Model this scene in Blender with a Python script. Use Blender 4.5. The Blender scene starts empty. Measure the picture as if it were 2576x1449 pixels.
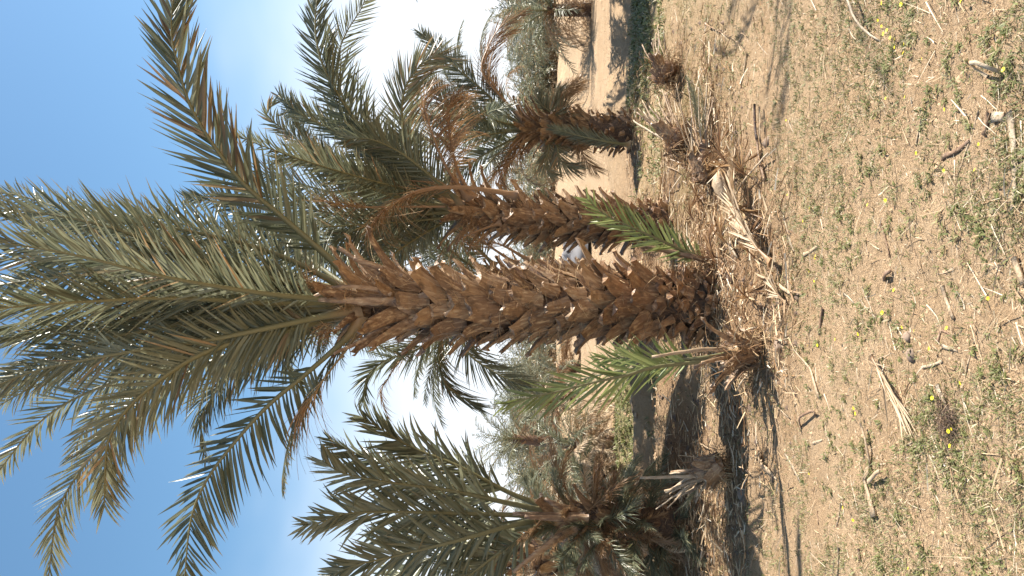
import bpy, math, random
import numpy as np
from mathutils import Vector, Matrix

random.seed(11)
rng = np.random.default_rng(11)
scene = bpy.context.scene
COL = scene.collection
R_ = math.radians

# ------------------------------------------------------------------ camera
# The photograph lies on its side: the place's "up" points to the picture's left,
# so the camera is rolled a quarter turn.  Pixel figures below are on a 2576 x 1449 copy.
F0, HZ, CX, CY, CAMH = 1983.0, 1345.0, 1288.0, 724.5, 1.6
PITCH = math.atan((HZ - CX) / F0)
FW = Vector((0, math.cos(PITCH), math.sin(PITCH)))
UP = Vector((0, -math.sin(PITCH), math.cos(PITCH)))
RT = Vector((1, 0, 0))
CAM = Vector((0, 0, CAMH))
cd = bpy.data.cameras.new('camera')
cam = bpy.data.objects.new('camera', cd)
COL.objects.link(cam)
cd.sensor_width = 36.0
cd.sensor_fit = 'HORIZONTAL'
cd.lens = F0 / 2576.0 * 36.0
cd.clip_start = 0.05
cd.clip_end = 6000
m = Matrix((-UP, RT, -FW)).transposed().to_4x4()
m.translation = CAM
cam.matrix_world = m
scene.camera = cam

# ------------------------------------------------------------------ sky, sun, exposure
SUN_EL, SUN_AZ = R_(47), R_(75)            # azimuth from +Y towards +X
world = bpy.data.worlds.new('World')
scene.world = world
world.use_nodes = True
wn, wl = world.node_tree.nodes, world.node_tree.links
wn.clear()
sky = wn.new('ShaderNodeTexSky')
sky.sky_type = 'NISHITA'
sky.sun_disc = False
sky.sun_elevation = SUN_EL
sky.sun_rotation = SUN_AZ
sky.altitude = 300
sky.air_density = 1.0
sky.dust_density = 0.7
sky.ozone_density = 1.6
wtc = wn.new('ShaderNodeTexCoord')
wmap = wn.new('ShaderNodeMapping')
wmap.inputs['Scale'].default_value = (1.6, 1.0, 3.2)
wmap.inputs['Rotation'].default_value = (0.2, 0.35, 0.4)
wl.new(wtc.outputs['Generated'], wmap.inputs['Vector'])
wnoise = wn.new('ShaderNodeTexNoise')
wnoise.inputs['Scale'].default_value = 1.3
wnoise.inputs['Detail'].default_value = 4
wnoise.inputs['Roughness'].default_value = 0.52
wl.new(wmap.outputs['Vector'], wnoise.inputs['Vector'])
wsep = wn.new('ShaderNodeSeparateXYZ')
wl.new(wtc.outputs['Generated'], wsep.inputs[0])
wpert = wn.new('ShaderNodeMath'); wpert.operation = 'MULTIPLY_ADD'     # thin high cloud thickens towards the horizon
wl.new(wnoise.outputs['Fac'], wpert.inputs[0]); wpert.inputs[1].default_value = -0.30
wl.new(wsep.outputs['Z'], wpert.inputs[2])
wr = wn.new('ShaderNodeMapRange'); wr.interpolation_type = 'SMOOTHSTEP'
wr.inputs['From Min'].default_value = -0.03
wr.inputs['From Max'].default_value = 0.22
wr.inputs['To Min'].default_value = 0.93
wr.inputs['To Max'].default_value = 0.02
wl.new(wpert.outputs[0], wr.inputs['Value'])
wmix = wn.new('ShaderNodeMix'); wmix.data_type = 'RGBA'
wmix.inputs['B'].default_value = (4.6, 4.85, 5.2, 1)
wl.new(wr.outputs[0], wmix.inputs['Factor'])
whs = wn.new('ShaderNodeHueSaturation')
whs.inputs['Hue'].default_value = 0.488
whs.inputs['Saturation'].default_value = 1.15
whs.inputs['Value'].default_value = 0.8
wl.new(sky.outputs[0], whs.inputs['Color'])
wl.new(whs.outputs[0], wmix.inputs['A'])
wbg = wn.new('ShaderNodeBackground')
wbg.inputs['Strength'].default_value = 0.10
wl.new(wmix.outputs['Result'], wbg.inputs['Color'])
wout = wn.new('ShaderNodeOutputWorld')
wl.new(wbg.outputs[0], wout.inputs['Surface'])

SUND = Vector((math.sin(SUN_AZ) * math.cos(SUN_EL), math.cos(SUN_AZ) * math.cos(SUN_EL), math.sin(SUN_EL)))
sd = bpy.data.lights.new('sun', 'SUN')
sd.energy = 5.0
sd.angle = R_(0.53)
sd.color = (1.0, 0.94, 0.84)
so = bpy.data.objects.new('sun', sd)
COL.objects.link(so)
so.location = SUND * 50
so.rotation_euler = SUND.to_track_quat('Z', 'Y').to_euler()
scene.view_settings.view_transform = 'Standard'
scene.view_settings.look = 'None'
scene.view_settings.exposure = 1.3
scene.view_settings.gamma = 1.0
scene.view_settings.use_curve_mapping = False
scene.cycles.max_bounces = 6
scene.cycles.transparent_max_bounces = 8

# ------------------------------------------------------------------ helpers
def vnoise(x, y, seed=0):
    x = np.asarray(x, float); y = np.asarray(y, float)
    xi = np.floor(x).astype(np.int64); yi = np.floor(y).astype(np.int64)
    fx = x - xi; fy = y - yi
    fx = fx * fx * (3 - 2 * fx); fy = fy * fy * (3 - 2 * fy)
    def hsh(a, b):
        n = (a * 374761393 + b * 668265263 + seed * 144269531) & 0xffffffff
        n = ((n ^ (n >> 13)) * 1274126177) & 0xffffffff
        n = n ^ (n >> 16)
        return (n & 0xffffff) / float(0xffffff)
    a = hsh(xi, yi); b = hsh(xi + 1, yi); c = hsh(xi, yi + 1); d = hsh(xi + 1, yi + 1)
    return (a * (1 - fx) + b * fx) * (1 - fy) + (c * (1 - fx) + d * fx) * fy

def sstep(a, b, x):
    t = np.clip((x - a) / (b - a), 0, 1)
    return t * t * (3 - 2 * t)

# y0, height, half width, slope dy/dx, x from, x to, seed
BERMS = [(5.62, .10, .12, -.06, -9, -1.0, 31), (7.9, .20, .22, .02, -9, -0.75, 32), (9.2, .23, .25, .03, -14, -0.9, 33),
         (10.7, .26, .27, -.02, -16, -.8, 34), (13.4, .14, .35, .0, -20, -1.0, 35), (10.9, .13, .3, .03, -1.0, 1.6, 45),
         (14.2, .34, .75, -.03, 1.2, 30, 36), (17.5, .10, .5, .03, -30, 2, 37), (23.5, .26, .8, .03, -40, 40, 38), (31, .35, 1.2, -.02, -50, 50, 39),
         (42, .5, 2.2, .03, -60, 60, 40)]
MOUNDS = [(-.15, 6.5, .75, .15), (.75, 8.6, .7, .15), (.1, 7.3, .8, .09), (2.45, 12.1, .8, .14), (-2.2, 7.5, .9, .14),
          (-.5, 5.85, .35, .06), (.35, 7.25, .3, .05), (.1, 10.8, .8, .1), (1.35, 7.0, .55, .05), (1.5, 8.6, .6, .06)]

def H(x, y):
    x = np.asarray(x, float); y = np.asarray(y, float)
    h = .07 * (vnoise(x * .4, y * .4, 1) - .5) + .045 * (vnoise(x * 1.6, y * 1.6, 2) - .5)
    h = h + .022 * (vnoise(x * 5, y * 5, 3) - .5) + .011 * (vnoise(x * 13, y * 13, 4) - .5)
    h = h + .25 * (vnoise(x * .04, y * .04, 5) - .5) * sstep(15, 60, np.hypot(x, y))
    for (y0, a, w, sl, xa, xb, s) in BERMS:
        yy = y - y0 - sl * x - .9 * w * (vnoise(x * .8 / max(w * 3, .6), 0 * x, s) - .5) - .5 * w * (vnoise(x * 3 / max(w * 3, .6), 0 * x, s + 7) - .5)
        win = sstep(xa - .4, xa + .4, x) * (1 - sstep(xb - .4, xb + .4, x))
        h = h + a * np.exp(-(yy / w) ** 2) * win * (.65 + .7 * vnoise(x * .7, y * .2, s + 20))
    for (mx, my, r, a) in MOUNDS:
        h = h + a * np.exp(-((x - mx) ** 2 + (y - my) ** 2) / r ** 2)
    return h

def hz(x, y):
    return float(H(x, y))

def ray(px, py):
    return FW * F0 + RT * (CY - py) + UP * (CX - px)

def at(px, py, Y):
    d = ray(px, py)
    return CAM + d * (Y / d.y)

def gp(px, py):
    d = ray(px, py)
    z = 0.0
    for _ in range(8):
        p = CAM + d * ((z - CAMH) / d.z)
        z = hz(p.x, p.y)
    return Vector((p.x, p.y, z))

def npmesh(name, V, Q, col=None, smooth=False):
    me = bpy.data.meshes.new(name)
    V = np.ascontiguousarray(V, np.float32); Q = np.ascontiguousarray(Q, np.int32)
    me.vertices.add(len(V)); me.vertices.foreach_set('co', V.ravel())
    me.loops.add(Q.size); me.loops.foreach_set('vertex_index', Q.ravel())
    me.polygons.add(len(Q))
    me.polygons.foreach_set('loop_start', np.arange(0, Q.size, Q.shape[1], dtype=np.int32))
    if smooth:
        me.polygons.foreach_set('use_smooth', np.ones(len(Q), bool))
    me.update(calc_edges=True)
    if col is not None:
        a = me.attributes.new('col', 'FLOAT_COLOR', 'POINT')
        c = np.ones((len(V), 4), np.float32); c[:, :3] = col
        a.data.foreach_set('color', c.ravel())
    return me

def obj(name, me, mat=None, parent=None, loc=None, kind=None, mw=None):
    o = bpy.data.objects.new(name, me)
    COL.objects.link(o)
    if mat is not None and not me.materials:
        me.materials.append(mat)
    if parent is not None:
        o.parent = parent
    if loc is not None:
        o.location = loc
    if mw is not None:
        o.matrix_local = mw
    if kind:
        o['kind'] = kind
    return o

def thing(name, label, cat, loc=(0, 0, 0), group=None):
    o = bpy.data.objects.new(name, None)
    COL.objects.link(o)
    o.location = loc
    o.empty_display_size = .2
    tag(o, label, cat, group)
    return o

def tag(o, label, cat, group=None):
    o['label'] = label; o['category'] = cat
    if group:
        o['group'] = group
    return o

def catmull(P, n):
    P = [np.array(p, float) for p in P]
    if len(P) == 2:
        t = np.linspace(0, 1, n)[:, None]
        return P[0] * (1 - t) + P[1] * t
    Q = [2 * P[0] - P[1]] + P + [2 * P[-1] - P[-2]]
    out = []
    for i in range(1, len(Q) - 2):
        p0, p1, p2, p3 = Q[i - 1:i + 3]
        for t in np.linspace(0, 1, 12, endpoint=False):
            out.append(.5 * (2 * p1 + (p2 - p0) * t + (2 * p0 - 5 * p1 + 4 * p2 - p3) * t ** 2 + (3 * p1 - p0 - 3 * p2 + p3) * t ** 3))
    out.append(P[-1])
    A = np.array(out)
    s = np.r_[0, np.cumsum(np.linalg.norm(np.diff(A, axis=0), axis=1))]
    u = np.linspace(0, s[-1], n)
    return np.stack([np.interp(u, s, A[:, k]) for k in range(3)], 1)

def nrm(a):
    return a / np.maximum(np.linalg.norm(a, axis=-1, keepdims=True), 1e-9)

def frames(C, hint):
    T = nrm(np.gradient(C, axis=0))
    S = hint - T * np.sum(hint * T, 1, keepdims=True)
    S = nrm(S)
    N = np.cross(S, T)
    return T, S, N

def tube(C, S, N, wS, wN, k=6, cap=True):
    n = len(C)
    a = np.linspace(0, 2 * math.pi, k, endpoint=False) + math.pi / k
    V = C[:, None, :] + S[:, None, :] * (np.cos(a)[None, :, None] * np.asarray(wS)[:, None, None]) + N[:, None, :] * (np.sin(a)[None, :, None] * np.asarray(wN)[:, None, None])
    V = V.reshape(-1, 3)
    Q = []
    for i in range(n - 1):
        for j in range(k):
            j2 = (j + 1) % k
            Q.append((i * k + j, i * k + j2, (i + 1) * k + j2, (i + 1) * k + j))
    if cap and k == 6:
        for i in (0, n - 1):
            b = i * k
            Q.append((b, b + 1, b + 2, b + 3)); Q.append((b, b + 3, b + 4, b + 5))
    return V, np.array(Q)

def join(parts):
    Vs, Qs, Cs, o = [], [], [], 0
    for p in parts:
        Vs.append(p[0]); Qs.append(np.asarray(p[1]) + o); o += len(p[0])
        if len(p) > 2:
            Cs.append(p[2])
    return np.concatenate(Vs), np.concatenate(Qs), (np.concatenate(Cs) if Cs else None)

# ------------------------------------------------------------------ materials
def mat(name):
    mt = bpy.data.materials.new(name)
    mt.use_nodes = True
    nt = mt.node_tree
    return mt, nt.nodes, nt.links, nt.nodes['Principled BSDF'], nt.nodes['Material Output']

def mixc(n, l, fac, a, b):
    x = n.new('ShaderNodeMix'); x.data_type = 'RGBA'
    for key, v in (('Factor', fac), ('A', a), ('B', b)):
        if hasattr(v, 'links') or hasattr(v, 'is_linked'):
            l.new(v, x.inputs[key])
        elif isinstance(v, tuple):
            x.inputs[key].default_value = (*v, 1) if len(v) == 3 else v
        else:
            x.inputs[key].default_value = v
    return x.outputs['Result']

def ramp(n, l, v, a, b, lo=0., hi=1.):
    x = n.new('ShaderNodeMapRange'); x.interpolation_type = 'SMOOTHSTEP'
    l.new(v, x.inputs['Value'])
    x.inputs['From Min'].default_value = a; x.inputs['From Max'].default_value = b
    x.inputs['To Min'].default_value = lo; x.inputs['To Max'].default_value = hi
    return x.outputs[0]

def noise_n(n, l, scale, detail=4, rough=.55, vec=None, dist=0):
    x = n.new('ShaderNodeTexNoise')
    x.inputs['Scale'].default_value = scale; x.inputs['Detail'].default_value = detail
    x.inputs['Roughness'].default_value = rough; x.inputs['Distortion'].default_value = dist
    if vec is not None:
        l.new(vec, x.inputs['Vector'])
    return x.outputs['Fac']

def leaf_mat(name, dark, light, tip, drycol, dry_dark, trans=.32, rough=.42, tipstart=.55):
    mt, n, l, p, out = mat(name)
    at_ = n.new('ShaderNodeAttribute'); at_.attribute_name = 'col'
    sp = n.new('ShaderNodeSeparateColor'); l.new(at_.outputs['Color'], sp.inputs[0])
    r, g, b = sp.outputs
    c = mixc(n, l, r, dark, light)
    c = mixc(n, l, ramp(n, l, g, tipstart, 1.1, 0, .8), c, tip)
    d = mixc(n, l, r, dry_dark, drycol)
    c = mixc(n, l, b, c, d)
    l.new(c, p.inputs['Base Color'])
    p.inputs['Roughness'].default_value = rough
    p.inputs['Specular IOR Level'].default_value = .5
    tr = n.new('ShaderNodeBsdfTranslucent')
    l.new(c, tr.inputs['Color'])
    ms = n.new('ShaderNodeMixShader'); ms.inputs[0].default_value = trans
    l.new(p.outputs[0], ms.inputs[1]); l.new(tr.outputs[0], ms.inputs[2]); l.new(ms.outputs[0], out.inputs['Surface'])
    return mt

M_LEAF = leaf_mat('palm_leaflet', (.095, .11, .066), (.245, .255, .165), (.32, .25, .14), (.44, .28, .14), (.21, .115, .06), trans=.33, rough=.3, tipstart=.7)
M_HERB = leaf_mat('herb_leaf', (.11, .125, .035), (.25, .255, .09), (.27, .26, .12), (.50, .40, .26), (.30, .22, .13), trans=.25, rough=.6)

M_OLD = leaf_mat('bleached_leaflet', (.36, .27, .17), (.58, .46, .31), (.58, .46, .31), (.58, .45, .30), (.34, .24, .145), trans=.12, rough=.7)

M_YOUNG = leaf_mat('young_leaflet', (.11, .145, .045), (.27, .31, .115), (.31, .30, .13), (.44, .28, .14), (.21, .115, .06), trans=.35, rough=.33, tipstart=.75)

def rachis_mat(name, green, brown, base):
    mt, n, l, p, out = mat(name)
    at_ = n.new('ShaderNodeAttribute'); at_.attribute_name = 'col'
    sp = n.new('ShaderNodeSeparateColor'); l.new(at_.outputs['Color'], sp.inputs[0])
    r, g, b = sp.outputs
    tc = n.new('ShaderNodeTexCoord')
    nz = noise_n(n, l, 22, 4, .6, tc.outputs['Object'])
    c = mixc(n, l, nz, tuple(x * .7 for x in green), green)
    c = mixc(n, l, ramp(n, l, g, .0, .13, 1, 0), c, base)
    c = mixc(n, l, b, c, brown)
    l.new(c, p.inputs['Base Color'])
    p.inputs['Roughness'].default_value = .5
    return mt

M_RACHIS = rachis_mat('palm_rachis', (.19, .18, .085), (.30, .18, .095), (.36, .23, .11))

def bark_mat(name, cols, dark, zs=.18, sc=28, darkamt=.7, bump=.5, rough=.62):
    mt, n, l, p, out = mat(name)
    tc = n.new('ShaderNodeTexCoord'); oi = n.new('ShaderNodeObjectInfo')
    off = n.new('ShaderNodeVectorMath'); off.operation = 'MULTIPLY_ADD'
    cmb = n.new('ShaderNodeCombineXYZ')
    for i in range(3):
        l.new(oi.outputs['Random'], cmb.inputs[i])
    l.new(cmb.outputs[0], off.inputs[0]); off.inputs[1].default_value = (37, 53, 71); l.new(tc.outputs['Object'], off.inputs[2])
    mp = n.new('ShaderNodeMapping'); mp.inputs['Scale'].default_value = (1, 1, zs)
    l.new(off.outputs[0], mp.inputs['Vector'])
    streak = noise_n(n, l, sc * 2.6, 5, .62, mp.outputs[0])
    blotch = noise_n(n, l, 9, 4, .6, off.outputs[0])
    c = mixc(n, l, oi.outputs['Random'], cols[0], cols[1])
    c = mixc(n, l, ramp(n, l, streak, .48, .72), c, cols[2])
    c = mixc(n, l, ramp(n, l, streak, .28, .46, darkamt, 0), c, dark)
    c = mixc(n, l, ramp(n, l, blotch, .52, .68, 0, darkamt), c, dark)
    l.new(c, p.inputs['Base Color'])
    p.inputs['Roughness'].default_value = rough
    p.inputs['Specular IOR Level'].default_value = .5
    bp = n.new('ShaderNodeBump'); bp.inputs['Strength'].default_value = bump; bp.inputs['Distance'].default_value = .012
    l.new(streak, bp.inputs['Height']); l.new(bp.outputs[0], p.inputs['Normal'])
    return mt

M_STUB = bark_mat('leaf_base_bark', ((.35, .222, .125), (.17, .102, .062), (.53, .395, .25)), (.062, .038, .027), sc=16, rough=.45)
M_STUBW = bark_mat('weathered_leaf_base', ((.33, .185, .092), (.18, .10, .058), (.48, .32, .18)), (.07, .04, .028), sc=16, rough=.5)
M_TRUNK = bark_mat('trunk_core', ((.10, .055, .03), (.08, .045, .027), (.24, .135, .065)), (.03, .018, .012), zs=.5, sc=20, bump=1)  # brown core, colour darkened to deepen the shade between leaf bases
M_PALE = bark_mat('bleached_leaf_base', ((.44, .345, .235), (.36, .27, .175), (.55, .45, .33)), (.22, .145, .09), darkamt=.5, zs=.12)
M_STICK = bark_mat('dry_stalk', ((.42, .30, .185), (.34, .235, .14), (.55, .43, .29)), (.18, .115, .07), darkamt=.45, zs=.12)
M_DSTICK = bark_mat('dark_stalk', ((.26, .16, .09), (.19, .11, .065), (.40, .27, .16)), (.06, .035, .025), darkamt=.6, zs=.15)
M_BURNT = bark_mat('charred_stalk', ((.07, .04, .03), (.05, .03, .025), (.26, .13, .06)), (.02, .014, .012), darkamt=.6)

def attr_mat(name, a, b, c, rough=.8, trans=0):
    mt, n, l, p, out = mat(name)
    at_ = n.new('ShaderNodeAttribute'); at_.attribute_name = 'col'
    sp = n.new('ShaderNodeSeparateColor'); l.new(at_.outputs['Color'], sp.inputs[0])
    x = mixc(n, l, sp.outputs[0], a, b)
    x = mixc(n, l, ramp(n, l, sp.outputs[1], .55, .95), x, c)
    l.new(x, p.inputs['Base Color']); p.inputs['Roughness'].default_value = rough
    p.inputs['Specular IOR Level'].default_value = .3
    return mt

M_FIBRE = attr_mat('palm_fibre', (.17, .095, .05), (.36, .215, .105), (.54, .39, .22))
M_STRAW = attr_mat('straw_litter', (.30, .19, .11), (.52, .40, .25), (.74, .64, .48))
M_CLOD = attr_mat('soil_crumb', (.36, .235, .135), (.46, .315, .19), (.50, .355, .22))
M_STONE = attr_mat('stone', (.20, .14, .10), (.30, .22, .16), (.36, .27, .2))
M_DROSS = attr_mat('dark_rubble', (.075, .05, .038), (.17, .115, .08), (.3, .2, .13))

mt, n, l, p, out = mat('yellow_petal')
p.inputs['Base Color'].default_value = (.86, .70, .02, 1); p.inputs['Roughness'].default_value = .5
M_YELLOW = mt

# ground
mt, n, l, p, out = mat('sandy_ground')
tc = n.new('ShaderNodeTexCoord')
at_ = n.new('ShaderNodeAttribute'); at_.attribute_name = 'col'
sp = n.new('ShaderNodeSeparateColor'); l.new(at_.outputs['Color'], sp.inputs[0])
n1 = noise_n(n, l, .9, 6, .6, tc.outputs['Object'])
n2 = noise_n(n, l, 7, 6, .65, tc.outputs['Object'])
n3 = noise_n(n, l, 46, 5, .7, tc.outputs['Object'])
n4 = noise_n(n, l, 170, 3, .7, tc.outputs['Object'])
c = mixc(n, l, ramp(n, l, n1, .3, .7), (.43, .283, .160), (.535, .375, .226))
c = mixc(n, l, ramp(n, l, n2, .40, .68, 0, .55), c, (.55, .40, .255))
c = mixc(n, l, ramp(n, l, n3, .52, .66, 0, .6), c, (.34, .225, .135))
c = mixc(n, l, ramp(n, l, n4, .56, .70, 0, .45), c, (.66, .53, .37))
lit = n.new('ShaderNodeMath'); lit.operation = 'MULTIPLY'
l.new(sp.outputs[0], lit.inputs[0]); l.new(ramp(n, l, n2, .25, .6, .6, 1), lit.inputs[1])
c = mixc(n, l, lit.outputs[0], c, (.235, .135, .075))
litd = n.new('ShaderNodeMath'); litd.operation = 'MULTIPLY'
l.new(sp.outputs[0], litd.inputs[0]); l.new(ramp(n, l, n3, .5, .64, 0, .7), litd.inputs[1])
c = mixc(n, l, litd.outputs[0], c, (.42, .29, .17))
grn = n.new('ShaderNodeMath'); grn.operation = 'MULTIPLY'
l.new(sp.outputs[1], grn.inputs[0]); l.new(ramp(n, l, n3, .38, .58), grn.inputs[1])
c = mixc(n, l, grn.outputs[0], c, (.17, .19, .065))
l.new(c, p.inputs['Base Color'])
p.inputs['Roughness'].default_value = .92; p.inputs['Specular IOR Level'].default_value = .15
b0 = n.new('ShaderNodeBump'); b0.inputs['Strength'].default_value = .9; b0.inputs['Distance'].default_value = .10
l.new(n2, b0.inputs['Height'])
b1 = n.new('ShaderNodeBump'); l.new(b0.outputs[0], b1.inputs['Normal']); b1.inputs['Strength'].default_value = 1; b1.inputs['Distance'].default_value = .045
b2 = n.new('ShaderNodeBump'); b2.inputs['Strength'].default_value = .7; b2.inputs['Distance'].default_value = .008
l.new(n3, b1.inputs['Height']); l.new(n4, b2.inputs['Height']); l.new(b1.outputs[0], b2.inputs['Normal']); l.new(b2.outputs[0], p.inputs['Normal'])
M_GROUND = mt

# ------------------------------------------------------------------ ground sheet
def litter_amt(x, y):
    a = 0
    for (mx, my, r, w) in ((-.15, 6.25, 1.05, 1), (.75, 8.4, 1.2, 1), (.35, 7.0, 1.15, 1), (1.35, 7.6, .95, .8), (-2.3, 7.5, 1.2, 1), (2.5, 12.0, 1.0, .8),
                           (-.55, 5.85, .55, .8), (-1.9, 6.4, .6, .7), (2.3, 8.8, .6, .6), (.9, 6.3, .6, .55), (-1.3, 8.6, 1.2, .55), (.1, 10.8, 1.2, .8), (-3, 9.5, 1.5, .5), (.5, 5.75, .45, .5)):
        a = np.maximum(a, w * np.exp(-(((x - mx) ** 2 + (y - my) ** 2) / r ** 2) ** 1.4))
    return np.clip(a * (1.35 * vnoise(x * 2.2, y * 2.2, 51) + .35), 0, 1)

def green_amt(x, y):
    g = sstep(.42, .68, .6 * vnoise(x * .75, y * .9, 61) + .4 * vnoise(x * 2.6, y * 2.6, 62))
    near = g * .85
    leftpatch = sstep(10.8, 11.6, y) * (1 - sstep(15.5, 18, y)) * (1 - sstep(-1.4, -.6, x)) * (.6 + .5 * vnoise(x, y, 63))
    rightpatch = sstep(10.2, 11, y) * (1 - sstep(12.5, 13.3, y)) * sstep(2.3, 3.3, x) * .8
    rightnear = sstep(.9, 1.7, x) * sstep(2.2, 3, y) * (1 - sstep(11, 12, y)) * .45 * vnoise(x * 1.7, y * 1.7, 66)
    far = (1 - sstep(8.5, 11, y))
    bare = sstep(14, 17, y)
    v = np.maximum(near * far, np.maximum(leftpatch, rightpatch))
    v = np.maximum(v, rightnear)
    return np.clip(v * (1 - .9 * bare * (1 - .0 * leftpatch)), 0, 1)

NG = 520
u = np.linspace(-1, 1, NG)
kk = math.asinh(1600 / 2.0)
ax = 2.0 * np.sinh(kk * u)
GX, GY = np.meshgrid(ax, ax + 5.2, indexing='ij')
GZ = H(GX, GY)
V = np.stack([GX.ravel(), GY.ravel(), GZ.ravel()], 1)
idx = np.arange(NG * NG).reshape(NG, NG)
Q = np.stack([idx[:-1, :-1].ravel(), idx[1:, :-1].ravel(), idx[1:, 1:].ravel(), idx[:-1, 1:].ravel()], 1)
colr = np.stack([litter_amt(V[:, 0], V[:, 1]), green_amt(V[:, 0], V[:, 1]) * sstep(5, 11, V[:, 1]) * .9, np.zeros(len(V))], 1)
g = obj('ground', npmesh('ground', V, Q, colr, True), M_GROUND)
g['kind'] = 'structure'
g['label'] = 'dry sandy ground of the palm grove with low earth ridges'

# ------------------------------------------------------------------ frond construction
PROF_U = np.array([0, .12, .4, .75, 1.0]); PROF_L = np.array([.5, .85, 1.0, .78, .36])

def frond_geo(C, hint, L=.4, n=55, wid=.024, dry=0., petiole=.14, th0=54, th1=23, vee=20, jit=12, droop=.12, rw=.022, flare=2.4,
              seed=0, miss=.04, tone=.5, fold=.35, spread=1.0, dryspread=0.0, clump=0.0):
    """C: (m,3) centre line.  Returns rachis (V,Q,col) and leaflets (list of arrays) relative to C[0]."""
    rg = np.random.default_rng(seed)
    n = int(n * (1.0 if n < 30 else 1.9)); wid = wid * .69; L = L * 1.06; jit = jit * .85
    base = C[0].copy(); C = C - base
    m_ = len(C)
    T, S, N = frames(C, hint)
    t = np.linspace(0, 1, m_)
    wS = rw * (1 - .86 * t) + rw * flare * np.exp(-(t / .05) ** 1.3)
    wN = rw * .62 * (1 - .8 * t) + rw * .35 * flare * np.exp(-(t / .05) ** 1.3)
    V, Q = tube(C, S, N, wS, wN, 6)
    rc = np.zeros((len(V), 3)); rc[:, 1] = np.repeat(t, 6); rc[:, 0] = .5; rc[:, 2] = np.clip(dry, 0, 1)
    rach = (V, Q, rc)
    s = petiole + (1 - petiole) * (np.arange(n) + .5) / n
    s = np.concatenate([s, s + rg.normal(0, .3 / n, n)])
    side = np.r_[np.ones(n), -np.ones(n)]
    s = np.clip(s, petiole * .9, .998)
    keep = rg.random(2 * n) > miss
    s, side = s[keep], side[keep]
    k = len(s)
    uu = (s - petiole) / (1 - petiole)
    ip = lambda A: np.stack([np.interp(s, t, A[:, q]) for q in range(3)], 1)
    P, Tt, Ss, Nn = ip(C), nrm(ip(T)), nrm(ip(S)), nrm(ip(N))
    th = np.radians(th0 + (th1 - th0) * uu ** .8 + rg.normal(0, jit * .55, k)) * spread
    grp = rg.choice([-1, 0, 1], k) * jit * .9
    ph = np.radians(vee + grp + rg.normal(0, jit * .6, k))
    d = Tt * np.cos(th)[:, None] + (Ss * (side * np.cos(ph))[:, None] + Nn * np.sin(ph)[:, None]) * np.sin(th)[:, None]
    d = nrm(d)
    if clump:
        d = nrm(d * (1 - clump) + Tt * clump)
    w = nrm(Tt - d * np.sum(Tt * d, 1, keepdims=True) + 1e-6)
    b = np.cross(d, w) * side[:, None]
    tw = rg.normal(0, .6, k)
    w2 = w * np.cos(tw)[:, None] + b * np.sin(tw)[:, None]
    b2 = -w * np.sin(tw)[:, None] + b * np.cos(tw)[:, None]
    ln = L * np.interp(uu, PROF_U, PROF_L) * rg.uniform(.82, 1.12, k)
    wd = wid * (.7 + .3 * np.interp(uu, PROF_U, PROF_L)) * rg.uniform(.8, 1.2, k)
    ts = np.array([0., .28, .68, 1.0]); ws = np.array([.55, 1.0, .72, .04])
    gd = np.array([0, 0, -1.0])
    dr = droop * rg.uniform(.4, 1.8, k)
    bk = rg.normal(0, .05, k)
    verts = np.zeros((k, 4, 3, 3))
    for i in range(4):
        c0 = P + d * (ln * ts[i])[:, None] + gd * (dr * ln * ts[i] ** 2)[:, None] + b2 * (bk * ln * ts[i] ** 2)[:, None]
        hw = (wd * ws[i] * .5)[:, None]
        verts[:, i, 0] = c0 + w2 * hw + b2 * hw * fold
        verts[:, i, 1] = c0
        verts[:, i, 2] = c0 - w2 * hw + b2 * hw * fold
    q = []
    for i in range(3):
        for j in range(2):
            q.append((i * 3 + j, i * 3 + j + 1, (i + 1) * 3 + j + 1, (i + 1) * 3 + j))
    q = np.array(q)
    col = np.zeros((k, 4, 3, 3))
    col[..., 0] = np.clip(tone + rg.normal(0, .3, k), 0, 1)[:, None, None]  # wide tone spread paints highlight-like pale streaks into the leaflets
    col[..., 1] = ts[None, :, None] * rg.uniform(.75, 1.15, k)[:, None, None]
    dd = np.clip(dry + (rg.random(k) < dryspread) * rg.uniform(.3, .9, k), 0, 1)
    col[..., 2] = dd[:, None, None]
    return base, rach, verts.reshape(k, 12, 3), q, col.reshape(k, 12, 3)

def leaf_mesh(name, verts, q, col):
    k = len(verts)
    Q = (q[None] + (np.arange(k) * 12)[:, None, None]).reshape(-1, 4)
    return npmesh(name, verts.reshape(-1, 3), Q, col.reshape(-1, 3))

def add_frond(root, geo, name='frond', single=False, label=None):
    base, rach, verts, q, col = geo
    f = obj(name, npmesh('frond_rachis', *rach, True), M_RACHIS, root, Vector(base) - root.location)
    if label:
        f['label'] = label
    if single:
        for i in range(len(verts)):
            obj('leaflet', npmesh('leaflet', verts[i], q, col[i]), M_LEAF, f)
    else:
        obj('leaflets', leaf_mesh('leaflets', verts, q, col), M_LEAF, f, kind='stuff')
    return f

def view_hint(C, face):
    T = nrm(np.gradient(C, axis=0))
    Vv = nrm(C - np.array(CAM))
    S = nrm(np.cross(T, Vv))
    Nn = np.cross(S, T)
    f = np.radians(face)
    if np.ndim(f) == 0:
        f = np.full(len(C), float(f))
    return S * np.cos(f)[:, None] + Nn * np.sin(f)[:, None]

SEED = [100]
def pix_frond(root, pts, face=20, single=False, label=None, name='frond', **kw):
    """pts: (px, py, Y) waypoints; face 0 = flat to the lens, 90 = edge on"""
    C = catmull([at(*p) for p in pts], 30)
    SEED[0] += 1
    kw.setdefault('seed', SEED[0])
    return add_frond(root, frond_geo(C, view_hint(C, face), **kw), name, single, label)

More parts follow.
